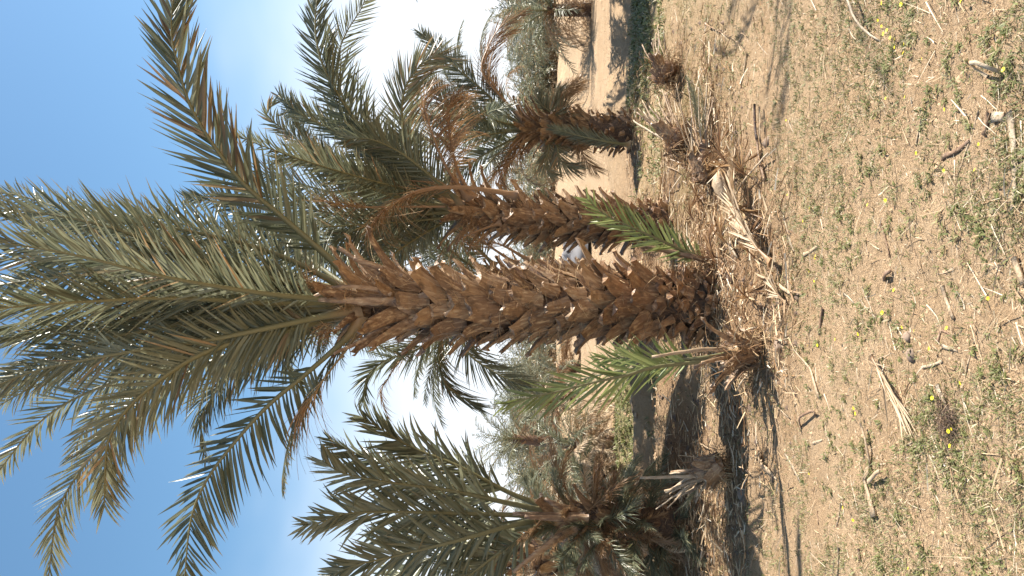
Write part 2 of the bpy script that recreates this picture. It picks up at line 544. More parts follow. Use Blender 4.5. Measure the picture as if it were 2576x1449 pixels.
# generic fronds, unit length, growing along +Z and arching towards +X
def gen_curve(bend, start=0., p=1.6, m_=26, wig=0.):
    a = R_(start) + R_(bend) * np.linspace(0, 1, m_) ** p
    st = 1.0 / (m_ - 1)
    x = np.r_[0, np.cumsum(np.sin(a[:-1]) * st)]; z = np.r_[0, np.cumsum(np.cos(a[:-1]) * st)]
    return np.stack([x, wig * np.linspace(0, 1, m_) ** 2, z], 1)

GEN = {}
def gen_variant(key, bend, n, L, wid, lm=None, **kw):
    C = gen_curve(bend, wig=kw.pop('wig', 0.), p=kw.pop('p', 1.6))
    tw = kw.pop('twist', 0)
    a = np.radians(tw) * np.linspace(0.2, 1, len(C))
    hint = np.stack([np.sin(a), np.cos(a), 0 * a], 1)
    SEED[0] += 1
    base, rach, verts, q, col = frond_geo(C, hint, L=L, n=n, wid=wid, seed=SEED[0], **kw)
    r = npmesh('frond_rachis', *rach, True); r.materials.append(M_RACHIS)
    lf = leaf_mesh('leaflets', verts, q, col); lf.materials.append(lm or M_LEAF)
    GEN.setdefault(key, []).append((r, lf, (rach, verts, q, col)))

for i, (b_, tw, wg) in enumerate(((35, 25, .05), (55, -35, -.06), (70, 45, .08), (48, 70, .03), (90, -20, -.05))):
    gen_variant('green', b_, 58, .135, .0078, rw=.0075, petiole=.16, twist=tw, wig=wg, jit=13, droop=.14, tone=.45, dryspread=.03)
for i, (b_, tw, wg) in enumerate(((110, 30, .05), (135, -40, -.08), (95, 60, .06), (150, 10, .02))):
    gen_variant('dead', b_, 44, .13, .0048, rw=.006, petiole=.2, twist=tw, wig=wg, jit=22, droop=.5, dry=.95, tone=.45, th0=45, th1=15, miss=.15, clump=.15)
for i, (b_, tw, wg) in enumerate(((100, 30, .05), (130, -40, -.08), (80, 60, .06))):
    gen_variant('straw', b_, 40, .18, .015, lm=M_OLD, rw=.007, petiole=.15, twist=tw, wig=wg, jit=18, droop=.4, dry=1, tone=.95, th0=45, th1=18)
for i, (b_, tw, wg) in enumerate(((45, 25, .05), (70, -35, -.06), (95, 45, .08))):
    gen_variant('low', b_, 26, .15, .014, rw=.009, petiole=.12, twist=tw, wig=wg, jit=14, droop=.12, tone=.55, dryspread=.1)
for i, (b_, tw, wg) in enumerate(((120, 30, .05), (150, -40, -.08))):
    gen_variant('lowdead', b_, 22, .15, .011, rw=.009, petiole=.15, twist=tw, wig=wg, jit=24, droop=.5, dry=.85, tone=.45, th0=45, th1=15, miss=.1)

for i, (b_, tw, wg) in enumerate(((50, 25, .05), (75, -35, -.06), (100, 45, .08))):
    gen_variant('far', b_, 20, .17, .026, rw=.012, petiole=.1, twist=tw, wig=wg, jit=16, droop=.15, tone=.75, dryspread=.4)
for i, (b_, tw, wg) in enumerate(((120, 30, .05), (150, -40, -.08))):
    gen_variant('fardead', b_, 18, .17, .02, rw=.012, petiole=.15, twist=tw, wig=wg, jit=24, droop=.5, dry=.7, tone=.5, th0=45, th1=15)

for i, (b_, tw, wg) in enumerate(((25, 40, .05), (40, -50, -.06), (55, 80, .04))):
    gen_variant('skirt', b_, 34, .26, .011, rw=.008, petiole=.22, twist=tw, wig=wg, jit=20, droop=.12, dry=.95, tone=.4, th0=34, th1=14, dryspread=.1)
for i, (b_, tw, wg) in enumerate(((20, 30, .05), (35, -60, -.06), (50, 75, .04))):
    gen_variant('shoot', b_, 34, .30, .014, rw=.009, petiole=.2, twist=tw, wig=wg, jit=18, droop=.06, tone=.6, th0=36, th1=16, dryspread=.08)

def gen_frond(root, key, pos, az, tilt, length, roll=0., name='frond', var=None):
    r, lf, _ = random.choice(GEN[key]) if var is None else GEN[key][var]
    M = Matrix.Translation(Vector(pos) - root.location) @ Matrix.Rotation(az, 4, 'Z') @ Matrix.Rotation(tilt, 4, 'Y') @ Matrix.Rotation(roll, 4, 'Z') @ Matrix.Scale(length, 4)
    f = obj(name, r, None, root); f.matrix_local = M
    obj('leaflets', lf, None, f, kind='stuff')
    return f

# ------------------------------------------------------------------ leaf bases and trunks
STUBS = {}
def stub_variant(key, ln, w0, w1, th, curl, rag, seed, mat_):
    rg = np.random.default_rng(seed)
    ts = np.array([0, .3, .62, .86, 1.0]); k = 8
    ys = np.array([-1, -.55, 0, .55, 1, .5, 0, -.5]); outer = np.array([0, .75, 1.0, .75, 0, -.55, -.7, -.55])
    V = []
    bow = rg.normal(0, .03)
    endj = rg.uniform(-rag, rag * .5, k)
    for i, t in enumerate(ts):
        w = w0 + (w1 - w0) * t ** .75
        w *= 1 + rg.normal(0, .05)
        h = th * (1.15 - .55 * t)
        wrap = .35 * w0 * (1 - t)
        for j in range(k):
            z = ln * t + (endj[j] * ln if i == 4 else 0)
            x = curl * t ** 2 * ln + h * outer[j] - wrap * ys[j] ** 2 + rg.normal(0, .0025)
            V.append((x, w * ys[j] + bow * t * t * ln * 3 + rg.normal(0, .003), z))
    Q = []
    for i in range(4):
        for j in range(k):
            j2 = (j + 1) % k
            Q.append((i * k + j, i * k + j2, (i + 1) * k + j2, (i + 1) * k + j))
    b = 4 * k
    Q += [(b, b + 1, b + 7, b), (b + 1, b + 2, b + 6, b + 7), (b + 2, b + 3, b + 5, b + 6), (b + 3, b + 4, b + 5, b + 3)]
    me = bpy.data.meshes.new('leaf_base')
    me.from_pydata([tuple(v) for v in V], [], [tuple(dict.fromkeys(q)) for q in Q])
    me.materials.append(mat_)
    STUBS.setdefault(key, []).append(me)

for i in range(7):
    stub_variant('mid', random.uniform(.22, .33), random.uniform(.10, .125), random.uniform(.045, .075), .03, random.uniform(.1, .4), .2, 200 + i, M_STUB)
for i in range(5):
    stub_variant('long', random.uniform(.34, .48), .085, random.uniform(.026, .042), .026, random.uniform(.15, .5), .14, 220 + i, M_STUB)
for i in range(5):
    stub_variant('low', random.uniform(.26, .36), random.uniform(.115, .14), random.uniform(.055, .08), .034, random.uniform(.1, .3), .14, 240 + i, M_STUBW)
for i in range(5):
    stub_variant('knob', random.uniform(.09, .14), random.uniform(.045, .065), random.uniform(.02, .04), .028, random.uniform(0, .4), .25, 260 + i, M_STUBW)

def strands(n, posf, lenr, widr, seed, droop=.3, segs=3):
    """posf(rg, n) -> P (n,3), D (n,3) unit"""
    rg = np.random.default_rng(seed)
    P, D = posf(rg, n)
    ln = rg.uniform(*lenr, n); wd = rg.uniform(*widr, n)
    rv = nrm(rg.normal(0, 1, (n, 3)))
    w = nrm(np.cross(D, rv)); bnd = nrm(np.cross(D, w))
    cv = rg.normal(0, .25, n)
    V = np.zeros((n, segs + 1, 2, 3))
    for i in range(segs + 1):
        t = i / segs
        c0 = P + D * (ln * t)[:, None] + bnd * (cv * ln * t * t)[:, None] + np.array([0, 0, -1.]) * (droop * ln * t * t)[:, None]
        hw = (wd * .5 * (1 - .6 * t))[:, None]
        V[:, i, 0] = c0 + w * hw; V[:, i, 1] = c0 - w * hw
    q = np.array([(2 * i, 2 * i + 1, 2 * i + 3, 2 * i + 2) for i in range(segs)])
    Q = (q[None] + (np.arange(n) * (2 * segs + 2))[:, None, None]).reshape(-1, 4)
    col = np.zeros((n, 2 * segs + 2, 3))
    col[..., 0] = rg.random(n)[:, None]; col[..., 1] = rg.random(n)[:, None]
    return V.reshape(-1, 3), Q, col.reshape(-1, 3)

def build_trunk(root, path, rads, nst, sizes, seed, base_knobs=0, nfib=700, stub_r=.9, scale=1., open_a=(22, 38), tmin=.12, core=.84):
    """path: list of world points bottom->top, rads: matching radii; sizes: function t -> key"""
    rg = np.random.default_rng(seed); rd = random.Random(seed)
    C = catmull(path, 28)
    ts = np.linspace(0, 1, len(C)); rr = np.interp(ts, np.linspace(0, 1, len(rads)), rads)
    k = 20
    T, S, N = frames(C, np.tile(np.array([1., 0, 0]), (len(C), 1)))
    a = np.linspace(0, 2 * math.pi, k, endpoint=False)
    R2 = rr[:, None] * core * (1 + rg.normal(0, .05, (len(C), k)))
    V = C[:, None] + S[:, None] * (np.cos(a)[None] * R2)[..., None] + N[:, None] * (np.sin(a)[None] * R2)[..., None]
    Q = []
    for i in range(len(C) - 1):
        for j in range(k):
            j2 = (j + 1) % k
            Q.append((i * k + j, i * k + j2, (i + 1) * k + j2, (i + 1) * k + j))
    ro = np.array(root.location)
    obj('trunk', npmesh('trunk', V.reshape(-1, 3) - ro, np.array(Q), None, True), M_TRUNK, root)
    def frame_at(t):
        c = np.array([np.interp(t, ts, C[:, q]) for q in range(3)])
        i = min(len(C) - 1, int(t * (len(C) - 1)))
        return c, np.interp(t, ts, rr), T[i], S[i], N[i]
    ang = rg.uniform(0, 6.28)
    def place(key, t, ang, tilt, sc, inset):
        c, r, tt, ss, nn = frame_at(t)
        out = ss * math.cos(ang) + nn * math.sin(ang)
        M = Matrix((Vector(out), Vector(np.cross(tt, out)), Vector(tt))).transposed().to_4x4()
        M = M @ Matrix.Rotation(tilt, 4, 'Y') @ Matrix.Rotation(rd.gauss(0, .12), 4, 'Z') @ Matrix.Diagonal((sc, sc * rd.uniform(.85, 1.15), sc * rd.uniform(.8, 1.2), 1))
        pos = c + out * (r * stub_r - inset)
        M = Matrix.Translation(Vector(pos - ro)) @ M
        o = obj('leaf_base', rd.choice(STUBS[key]), None, root); o.matrix_local = M
    for i in range(nst):
        t = tmin + (1 - tmin) * (i + .5) / nst
        ang += 2.39996
        place(sizes(t, rd), t, ang + rg.normal(0, .08), R_(rd.uniform(*open_a)), scale * rd.uniform(.85, 1.12), .01)
    for i in range(base_knobs):
        t = tmin * 1.05 * (i + .5) / base_knobs
        ang += 2.39996
        place('knob', t, ang + rg.normal(0, .15), R_(rd.uniform(25, 75)), scale * rd.uniform(.75, 1.3), .0)
    def posf(rg_, n):
        t = rg_.uniform(.08, 1, n); an = rg_.uniform(0, 6.283, n)
        P = np.stack([np.interp(t, ts, C[:, q]) for q in range(3)], 1); r = np.interp(t, ts, rr)
        i = np.minimum(len(C) - 1, (t * (len(C) - 1)).astype(int))
        out = S[i] * np.cos(an)[:, None] + N[i] * np.sin(an)[:, None]
        tan = nrm(np.cross(T[i], out))
        D = nrm(out * rg_.uniform(.2, 1, n)[:, None] + T[i] * rg_.uniform(-.2, 1.2, n)[:, None] + tan * rg_.normal(0, .7, n)[:, None])
        return P + out * (r * rg_.uniform(.95, 1.25, n))[:, None] - ro, D
    if nfib:
        obj('fibre', npmesh('fibre', *strands(nfib, posf, (.06 * scale, .2 * scale), (.002, .006), seed + 5, .25)), M_FIBRE, root, kind='stuff')
    return C, rr

def std_sizes(t, rd):
    return 'low' if t < .3 else ('mid' if t < .78 else rd.choice(['mid', 'long', 'mid']) if t < .9 else 'long')

def stalk_geo(pts3, w0, w1, flat=.55, wob=.004, seed=0, hintv=(0, 0, 1), k=6, m_=12):
    rg = np.random.default_rng(seed)
    ln_ = sum((Vector(pts3[i + 1]) - Vector(pts3[i])).length for i in range(len(pts3) - 1))
    m_ = int(max(4, min(m_, ln_ / .035))) if m_ == 12 else m_
    C = catmull(pts3, m_) + rg.normal(0, min(wob, ln_ * .012), (m_, 3))
    T, S, N = frames(C, np.cross(np.gradient(C, axis=0), np.array(hintv)))
    t = np.linspace(0, 1, m_)
    w = (w0 + (w1 - w0) * t) * (1 + rg.normal(0, .04, m_))
    return tube(C, S, N, w, w * flat, k)

# ================================================================== main palm
Y1 = 6.5
def foot(px, py, Y):
    x = (CY - py) / F0 * Y
    return Vector((x, Y, hz(x, Y)))
rootA = thing('date_palm', 'tallest date palm, thick trunk of chopped leaf bases and full crown of arching fronds', 'palm tree', foot(1830, 765, Y1))
pA = [rootA.location + Vector((0, 0, -.12)), at(1700, 768, Y1), at(1500, 762, Y1), at(1250, 772, Y1), at(1080, 768, Y1), at(905, 760, Y1)]
build_trunk(rootA, pA, [.25, .235, .235, .24, .235, .19], 150, std_sizes, 301, base_knobs=84, nfib=3000, tmin=.17, open_a=(15, 38))
top = pA[-1]
# pixel-traced fronds: (px, py, depth)
pix_frond(rootA, [(905, 735, 6.45), (850, 670, 6.4), (715, 550, 6.3), (615, 465, 6.2), (540, 370, 6.1), (480, 270, 6.0), (450, 175, 5.95), (430, 75, 5.9), (440, -40, 5.9)],
          face=25, single=True, L=.56, n=50, wid=.05, petiole=.16, rw=.032, tone=.35, droop=.0, vee=14, dryspread=.18, th0=46, th1=26, seed=1)
pix_frond(rootA, [(910, 750, 6.4), (750, 715, 6.3), (500, 655, 6.15), (300, 580, 6.0), (125, 540, 5.9), (-60, 520, 5.8)], face=30, L=.52, n=58, wid=.030, rw=.032, tone=.6, petiole=.18, droop=.08, th0=42, th1=25)
pix_frond(rootA, [(900, 735, 6.6), (750, 700, 6.8), (575, 605, 7.0), (450, 560, 7.1), (345, 540, 7.15), (260, 560, 7.2)], face=-25, L=.50, n=52, wid=.028, rw=.03, tone=.55, droop=.2)
pix_frond(rootA, [(900, 755, 6.45), (650, 700, 6.3), (420, 675, 6.1), (200, 660, 5.9), (-40, 650, 5.7)], face=15, L=.50, n=56, wid=.030, rw=.032, tone=.55, dryspread=.12)
pix_frond(rootA, [(900, 770, 6.45), (757, 802, 6.3), (522, 807, 6.1), (340, 838, 5.9), (250, 854, 5.8), (130, 896, 5.7), (-30, 965, 5.6)], face=-12, L=.48, n=60, wid=.030, rw=.032, tone=.55, th0=46)
pix_frond(rootA, [(905, 775, 6.4), (731, 828, 6.1), (522, 885, 5.8), (392, 964, 5.6), (313, 1037, 5.5), (272, 1110, 5.45), (264, 1180, 5.4), (262, 1275, 5.4)], face=8,
          L=.48, n=56, wid=.032, rw=.034, tone=.85, dryspread=.1, th0=58, th1=26, vee=10, seed=2)  # pale undersides, tone raised further to paint the leaflets as sunlit
pix_frond(rootA, [(905, 770, 6.5), (600, 860, 6.5), (450, 900, 6.5), (300, 955, 6.5), (183, 1005, 6.5), (104, 1058, 6.5), (42, 1126, 6.5), (-20, 1210, 6.5)], face=20, L=.44, n=60, wid=.027, rw=.03, tone=.6)
pix_frond(rootA, [(905, 775, 6.55), (600, 880, 6.6), (400, 985, 6.6), (270, 1100, 6.6), (172, 1230, 6.55), (141, 1303, 6.5), (120, 1470, 6.5)], face=-5, L=.46, n=58, wid=.029, rw=.03, tone=.8)
pix_frond(rootA, [(905, 800, 6.3), (880, 842, 6.2), (773, 938, 6.0), (679, 1016, 5.85), (601, 1100, 5.75), (522, 1204, 5.7), (480, 1309, 5.65), (462, 1480, 5.6)], face=-28, single=True,
          L=.46, n=30, wid=.042, rw=.026, petiole=.22, tone=.15, th0=62, th1=32, jit=9, droop=.12, seed=3)
pix_frond(rootA, [(905, 780, 6.8), (705, 870, 7.3), (600, 925, 7.5), (509, 1005, 7.6), (505, 1080, 7.6), (520, 1150, 7.5)], face=60, L=.4, n=46, wid=.026, rw=.026, tone=.45)
pix_frond(rootA, [(890, 790, 6.9), (780, 850, 7.4), (720, 890, 7.6), (730, 935, 7.7), (765, 975, 7.8)], face=35, L=.34, n=44, wid=.024, rw=.024, tone=.5)
pix_frond(rootA, [(900, 760, 6.4), (700, 765, 6.1), (450, 750, 5.7), (200, 760, 5.3), (-60, 780, 4.9)], face=25, L=.5, n=56, wid=.03, rw=.032, tone=.4)
pix_frond(rootA, [(900, 745, 6.6), (700, 720, 6.8), (450, 715, 7.0), (200, 735, 7.2), (-40, 760, 7.3)], face=-30, L=.5, n=56, wid=.03, rw=.032, tone=.5)
pix_frond(rootA, [(900, 770, 6.6), (700, 800, 6.8), (480, 850, 7.0), (250, 905, 7.2), (60, 985, 7.3), (-60, 1060, 7.3)], face=20, L=.5, n=56, wid=.03, rw=.032, tone=.5)
pix_frond(rootA, [(905, 765, 6.4), (720, 770, 6.2), (520, 720, 6.0), (330, 690, 5.9), (120, 700, 5.8), (-50, 725, 5.8)], face=-20, L=.5, n=56, wid=.03, rw=.032, tone=.45)
for pts, fc, tn in (([(905, 745, 6.5), (720, 650, 6.5), (560, 600, 6.4), (400, 570, 6.3), (240, 560, 6.2), (90, 590, 6.1)], 25, .5),
                    ([(905, 750, 6.7), (680, 700, 7.0), (450, 620, 7.2), (250, 560, 7.3), (80, 500, 7.4), (-60, 470, 7.4)], -20, .45),
                    ([(905, 760, 6.3), (680, 740, 5.9), (430, 700, 5.5), (180, 640, 5.2), (-60, 600, 5.0)], 35, .6),
                    ([(905, 775, 6.3), (700, 820, 6.0), (500, 860, 5.8), (300, 890, 5.6), (100, 930, 5.5), (-60, 990, 5.4)], -30, .55),
                    ([(905, 770, 6.7), (680, 830, 7.1), (480, 900, 7.3), (320, 980, 7.4), (220, 1070, 7.4), (180, 1150, 7.4)], 15, .5),
                    ([(905, 765, 6.4), (650, 790, 6.2), (400, 800, 6.0), (150, 830, 5.9), (-60, 860, 5.8)], 10, .45),
                    ([(905, 745, 6.8), (760, 640, 7.2), (650, 560, 7.4), (560, 510, 7.5), (470, 500, 7.6)], 30, .4),
                    ([(905, 785, 6.6), (740, 850, 6.9), (620, 910, 7.1), (540, 990, 7.2), (500, 1060, 7.2)], -40, .35)):
    pix_frond(rootA, pts, face=fc, L=.48, n=54, wid=.029, rw=.03, tone=tn, dryspread=.05)
for i in range(9):
    gen_frond(rootA, 'green', top + Vector((random.gauss(0, .05), random.gauss(0, .05), -random.uniform(0, .2))), R_(random.choice([75, 95, 110, 250, 265, 285, 60, 130, 90][i:i + 1])), R_(random.uniform(6, 24)), random.uniform(3.0, 3.5), random.uniform(-.7, .7))
for i, (az, tl, ln) in enumerate(((100, 55, 2.6), (70, 62, 2.5), (140, 50, 2.6))):
    gen_frond(rootA, 'green', top + Vector((0, .08, -.15)), R_(az), R_(tl), ln, .3)
# stripped dry fruit stalk, cut petioles
def spray_obj(root, pts, n, ln, spreadv, label, seed, droop=.5, w=.016, dryc=.4, name='fruit_stalk'):
    rg = np.random.default_rng(seed)
    C = catmull([at(*p) for p in pts], 16)
    b = C[0].copy()
    V, Q = stalk_geo(list(C - b), w, w * .55, .6, .001, seed, m_=16)
    col = np.zeros((len(V), 3)); col[:, 1] = .6; col[:, 2] = dryc
    f = obj(name, npmesh('fruit_stalk', V, Q, col, True), M_RACHIS, root, Vector(b) - root.location)
    if label:
        f['label'] = label
    tdir = C[-1] - C[-3]; tdir /= np.linalg.norm(tdir)
    def posf(rg_, n_):
        i = rg_.integers(10, 16, n_)
        return (C - b)[i] + rg_.normal(0, .008, (n_, 3)), nrm(tdir + rg_.normal(0, spreadv, (n_, 3)))
    obj('strands', npmesh('strands', *strands(n, posf, (ln * .5, ln), (.004, .007), seed, droop, 6)), M_FIBRE, f, kind='stuff')
    return f

spray_obj(rootA, [(900, 830, 6.2), (880, 868, 6.1), (815, 953, 5.95), (768, 1021, 5.85)], 46, .62, .20, 'bare dry fruit stalk with thin hanging strands', 41, droop=.45)
for k_, (pts, w0, w1) in enumerate((([(1010, 700, 6.3), (950, 672, 6.25), (890, 650, 6.2)], .04, .022), ([(1000, 760, 6.22), (900, 757, 6.15), (800, 753, 6.1)], .045, .02),
                                    ([(980, 820, 6.25), (900, 862, 6.1), (840, 890, 6.0)], .03, .012), ([(960, 690, 6.35), (900, 655, 6.3), (850, 622, 6.3)], .03, .018),
                                    ([(985, 740, 6.2), (930, 725, 6.15), (850, 722, 6.1), (790, 745, 6.08)], .022, .014))):
    V, Q = stalk_geo([Vector(at(*p)) - rootA.location for p in pts], w0, w1, .45, .002, 50 + k_, hintv=(0, -1, 0))
    obj('cut_petiole', npmesh('cut_petiole', V, Q, None, True), M_STUB, rootA)
# orange dry sheath fluff at crown root
def fluff(root, px, py, Y, n, ln, seed, dirv=(0, 0, 1), spr=.6):
    c = np.array(at(px, py, Y)) - np.array(root.location)
    dv = np.array(dirv, float)
    obj('dry_sheath', npmesh('dry_sheath', *strands(n, lambda rg_, n_: (c + rg_.normal(0, .04, (n_, 3)), nrm(dv + rg_.normal(0, spr, (n_, 3)))), (ln * .5, ln), (.003, .007), seed, .3, 4)), M_FIBRE, root, kind='stuff')
fluff(rootA, 790, 715, 6.25, 90, .22, 61, (.3, -.2, 1))
fluff(rootA, 880, 745, 6.2, 120, .2, 62, (.2, -.3, 1), .8)
fluff(rootA, 830, 830, 6.2, 90, .22, 63, (-.4, -.3, 1))

# ================================================================== second palm
Y2 = 8.6
rootB = thing('date_palm', 'date palm with rough trunk and long brown dead fruit stalks hanging from its crown', 'palm tree', foot(1706, 560, Y2))
pB = [rootB.location + Vector((0, 0, -.12)), at(1600, 560, Y2), at(1450, 556, Y2), at(1300, 548, Y2), at(1170, 530, Y2)]
build_trunk(rootB, pB, [.2, .2, .2, .19, .11], 120, std_sizes, 302, base_knobs=50, nfib=1800, tmin=.2, scale=.9)
topB = pB[-1]
pix_frond(rootB, [(1175, 515, 8.5), (1057, 472, 8.4), (987, 413, 8.3), (918, 340, 8.2), (862, 257, 8.1), (813, 167, 8.0), (793, 76, 8.0), (800, -30, 8.0)], face=22, L=.50, n=62, wid=.034, rw=.034, tone=.3, th0=52, th1=30, vee=14, droop=.05)
pix_frond(rootB, [(1175, 515, 8.7), (1060, 465, 8.8), (960, 380, 8.9), (872, 265, 9.0), (848, 184, 9.0), (852, 132, 9.0), (872, 80, 9.0), (907, 25, 9.0), (925, -20, 9.0)], face=-8, L=.46, n=60, wid=.028, rw=.03, tone=.5, th0=60, th1=38)
pix_frond(rootB, [(1165, 520, 8.5), (1084, 460, 8.4), (1040, 396, 8.3), (1015, 330, 8.2), (1011, 260, 8.1), (1025, 208, 8.05), (1060, 163, 8.0), (1109, 139, 8.0), (1142, 152, 7.95)], face=10, L=.42, n=56, wid=.030, rw=.028, tone=.75, dryspread=.35, petiole=.26)
pix_frond(rootB, [(1178, 500, 8.3), (1126, 427, 8.1), (1091, 347, 8.0), (1067, 260, 7.9), (1085, 215, 7.9)], face=25, L=.34, n=40, wid=.014, rw=.024, dry=1, tone=.35, droop=.55, petiole=.32, jit=22)
pix_frond(rootB, [(1190, 500, 8.3), (1150, 424, 8.2), (1133, 347, 8.1), (1126, 278, 8.0), (1150, 240, 8.0)], face=-20, L=.34, n=40, wid=.014, rw=.024, dry=1, tone=.4, droop=.55, petiole=.32, jit=22)
pix_frond(rootB, [(1160, 525, 8.6), (1000, 480, 8.8), (850, 420, 9.0), (740, 345, 9.1), (672, 290, 9.1), (690, 260, 9.0)], face=-25, L=.44, n=58, wid=.030, rw=.03, tone=.55, droop=.25, dryspread=.12)
pix_frond(rootB, [(1160, 525, 8.7), (1010, 455, 9.2), (920, 390, 9.5), (850, 330, 9.6), (830, 300, 9.6)], face=20, L=.42, n=54, wid=.028, rw=.028, tone=.55, droop=.25, dryspread=.1)
pix_frond(rootB, [(1160, 530, 8.5), (1000, 540, 8.4), (850, 540, 8.3), (700, 500, 8.2), (600, 470, 8.2)], face=30, L=.48, n=60, wid=.03, rw=.03, tone=.45)
pix_frond(rootB, [(1160, 530, 8.7), (980, 570, 8.9), (800, 610, 9.0), (650, 620, 9.1)], face=-15, L=.48, n=60, wid=.03, rw=.03, tone=.6)
pix_frond(rootB, [(1160, 528, 8.5), (1010, 500, 8.2), (880, 450, 8.0), (780, 400, 7.9), (700, 400, 7.8)], face=5, L=.46, n=60, wid=.03, rw=.03, tone=.6, dryspread=.1)
pix_frond(rootB, [(1165, 535, 8.6), (1020, 580, 8.8), (930, 640, 9.0), (880, 700, 9.1)], face=15, L=.44, n=54, wid=.028, rw=.028, tone=.5)
pix_frond(rootB, [(1165, 535, 8.7), (1070, 570, 9.1), (1000, 630, 9.4), (1010, 690, 9.5)], face=-30, L=.4, n=50, wid=.026, rw=.028, tone=.5)
for pts, fc, tn in (([(1165, 525, 8.6), (1000, 500, 8.7), (820, 480, 8.8), (680, 440, 8.9), (580, 440, 8.9)], 20, .45),
                    ([(1165, 525, 8.7), (960, 530, 9.0), (780, 560, 9.2), (640, 580, 9.3), (540, 570, 9.3)], -15, .4),
                    ([(1165, 520, 8.5), (1040, 470, 8.4), (930, 390, 8.3), (840, 330, 8.3), (760, 290, 8.2), (700, 240, 8.2)], 30, .5),
                    ([(1165, 520, 8.7), (1010, 430, 9.0), (900, 340, 9.2), (800, 290, 9.3), (720, 280, 9.3)], -30, .55),
                    ([(1165, 530, 8.6), (1000, 590, 8.8), (860, 640, 9.0), (760, 660, 9.1)], 25, .45),
                    ([(1165, 530, 8.5), (1060, 540, 8.4), (940, 560, 8.3), (840, 610, 8.2), (790, 660, 8.2)], 0, .6),
                    ([(1165, 515, 8.4), (1080, 440, 8.2), (1000, 380, 8.1), (930, 350, 8.0), (870, 350, 8.0)], 15, .55)):
    pix_frond(rootB, pts, face=fc, L=.46, n=52, wid=.029, rw=.028, tone=tn, dryspread=.08, droop=.16)
for az, tl, ln in ((10, 45, 1.5), (-20, 60, 1.4), (40, 55, 1.5), (200, 60, 1.5), (170, 45, 1.6), (300, 60, 1.4)):
    gen_frond(rootB, 'dead', topB + Vector((0, 0, -.1)), R_(az), R_(tl), ln, .4)
for i in range(12):
    gen_frond(rootB, 'green', topB + Vector((random.gauss(0, .05), random.gauss(0, .05), -random.uniform(0, .15))), R_(i * 36 + random.uniform(-10, 10)), R_(random.uniform(8, 36)), random.uniform(2.3, 2.9), random.uniform(-.7, .7))
spray_obj(rootB, [(1304, 489, 8.3), (1165, 471, 8.1), (1061, 478, 8.0), (974, 523, 7.9), (932, 569, 7.85)], 130, .55, .5, 'long brown arching dead fruit stalk with drooping strands', 42, droop=.55, w=.026, dryc=1)
pix_frond(rootB, [(1300, 492, 8.28), (1165, 474, 8.1), (1061, 482, 8.0), (974, 527, 7.9), (925, 580, 7.85)], face=10, L=.4, n=40, wid=.009, rw=.02, dry=1, tone=.6, petiole=.35, th0=25, th1=12, droop=.45, jit=16, clump=.2)
spray_obj(rootB, [(1120, 520, 8.3), (980, 520, 8.1), (880, 520, 8.0), (815, 505, 7.95)], 130, .42, .55, 'orange dried fruit stalk tuft', 43, droop=.3, w=.014, dryc=1)
spray_obj(rootB, [(1120, 500, 8.5), (960, 450, 8.5), (800, 395, 8.5), (725, 350, 8.5)], 60, .35, .5, None, 44, droop=.5, w=.012, dryc=.8)
fluff(rootB, 1185, 545, 8.35, 120, .25, 64, (-.6, -.3, .6), .7)
pix_frond(rootB, [(1260, 560, 8.4), (1180, 590, 8.3), (1165, 605, 8.3), (1200, 625, 8.3)], face=20, L=.3, n=26, wid=.01, rw=.018, dry=1, tone=.6, droop=.4, petiole=.4)

# ================================================================== palm behind the main trunk
Y4 = 10.8
rootD = thing('date_palm', 'date palm mostly hidden behind the thickest trunk, drooping fronds hanging out beside it', 'palm tree', foot(1645, 735, Y4))
pD = [rootD.location + Vector((0, 0, -.1)), at(1560, 725, Y4), at(1450, 716, Y4), at(1340, 716, Y4), at(1260, 720, Y4)]
build_trunk(rootD, pD, [.26, .27, .27, .24, .14], 120, std_sizes, 303, base_knobs=50, nfib=600, tmin=.28, scale=.85)
topD = pD[-1]
pix_frond(rootD, [(1240, 720, 10.6), (1130, 810, 10.3), (1049, 880, 10.1), (975, 904, 10), (924, 947, 9.9), (914, 1012, 9.9)], face=20, L=.46, n=50, wid=.03, rw=.028, tone=.3)
pix_frond(rootD, [(1240, 720, 10.5), (1100, 820, 10.2), (1010, 904, 10.1), (975, 955, 10), (959, 990, 10), (980, 1066, 10)], face=50, L=.3, n=40, wid=.016, rw=.024, dry=.95, tone=.5, droop=.4, clump=.3)
pix_frond(rootD, [(1240, 720, 10.4), (1130, 830, 10.2), (1104, 880, 10.1), (1112, 939, 10.0), (1135, 982, 10), (1206, 1025, 10)], face=30, L=.4, n=46, wid=.026, rw=.026, tone=.3, droop=.5, dryspread=.2, clump=.2)
pix_frond(rootD, [(1250, 730, 10.3), (1170, 820, 10.1), (1180, 890, 10), (1265, 948, 9.9), (1335, 972, 9.9)], face=5, L=.46, n=50, wid=.026, rw=.03, tone=.6, droop=.12)
pix_frond(rootD, [(1245, 680, 10.8), (1120, 640, 10.9), (1020, 600, 11), (960, 570, 11)], face=15, L=.46, n=50, wid=.028, rw=.028, tone=.45)
pix_frond(rootD, [(1245, 670, 10.7), (1190, 610, 10.6), (1150, 560, 10.6), (1140, 520, 10.6)], face=-15, L=.42, n=46, wid=.028, rw=.028, tone=.5, droop=.3)
pix_frond(rootD, [(1300, 665, 10.5), (1240, 625, 10.4), (1195, 590, 10.4), (1180, 550, 10.4)], face=25, L=.3, n=34, wid=.014, rw=.026, dry=1, tone=.6, droop=.3, petiole=.4, clump=.2)
pix_frond(rootD, [(1330, 655, 10.5), (1270, 620, 10.4), (1215, 600, 10.4)], face=15, L=.26, n=26, wid=.012, rw=.028, dry=1, tone=.6, droop=.3, petiole=.5, clump=.2)
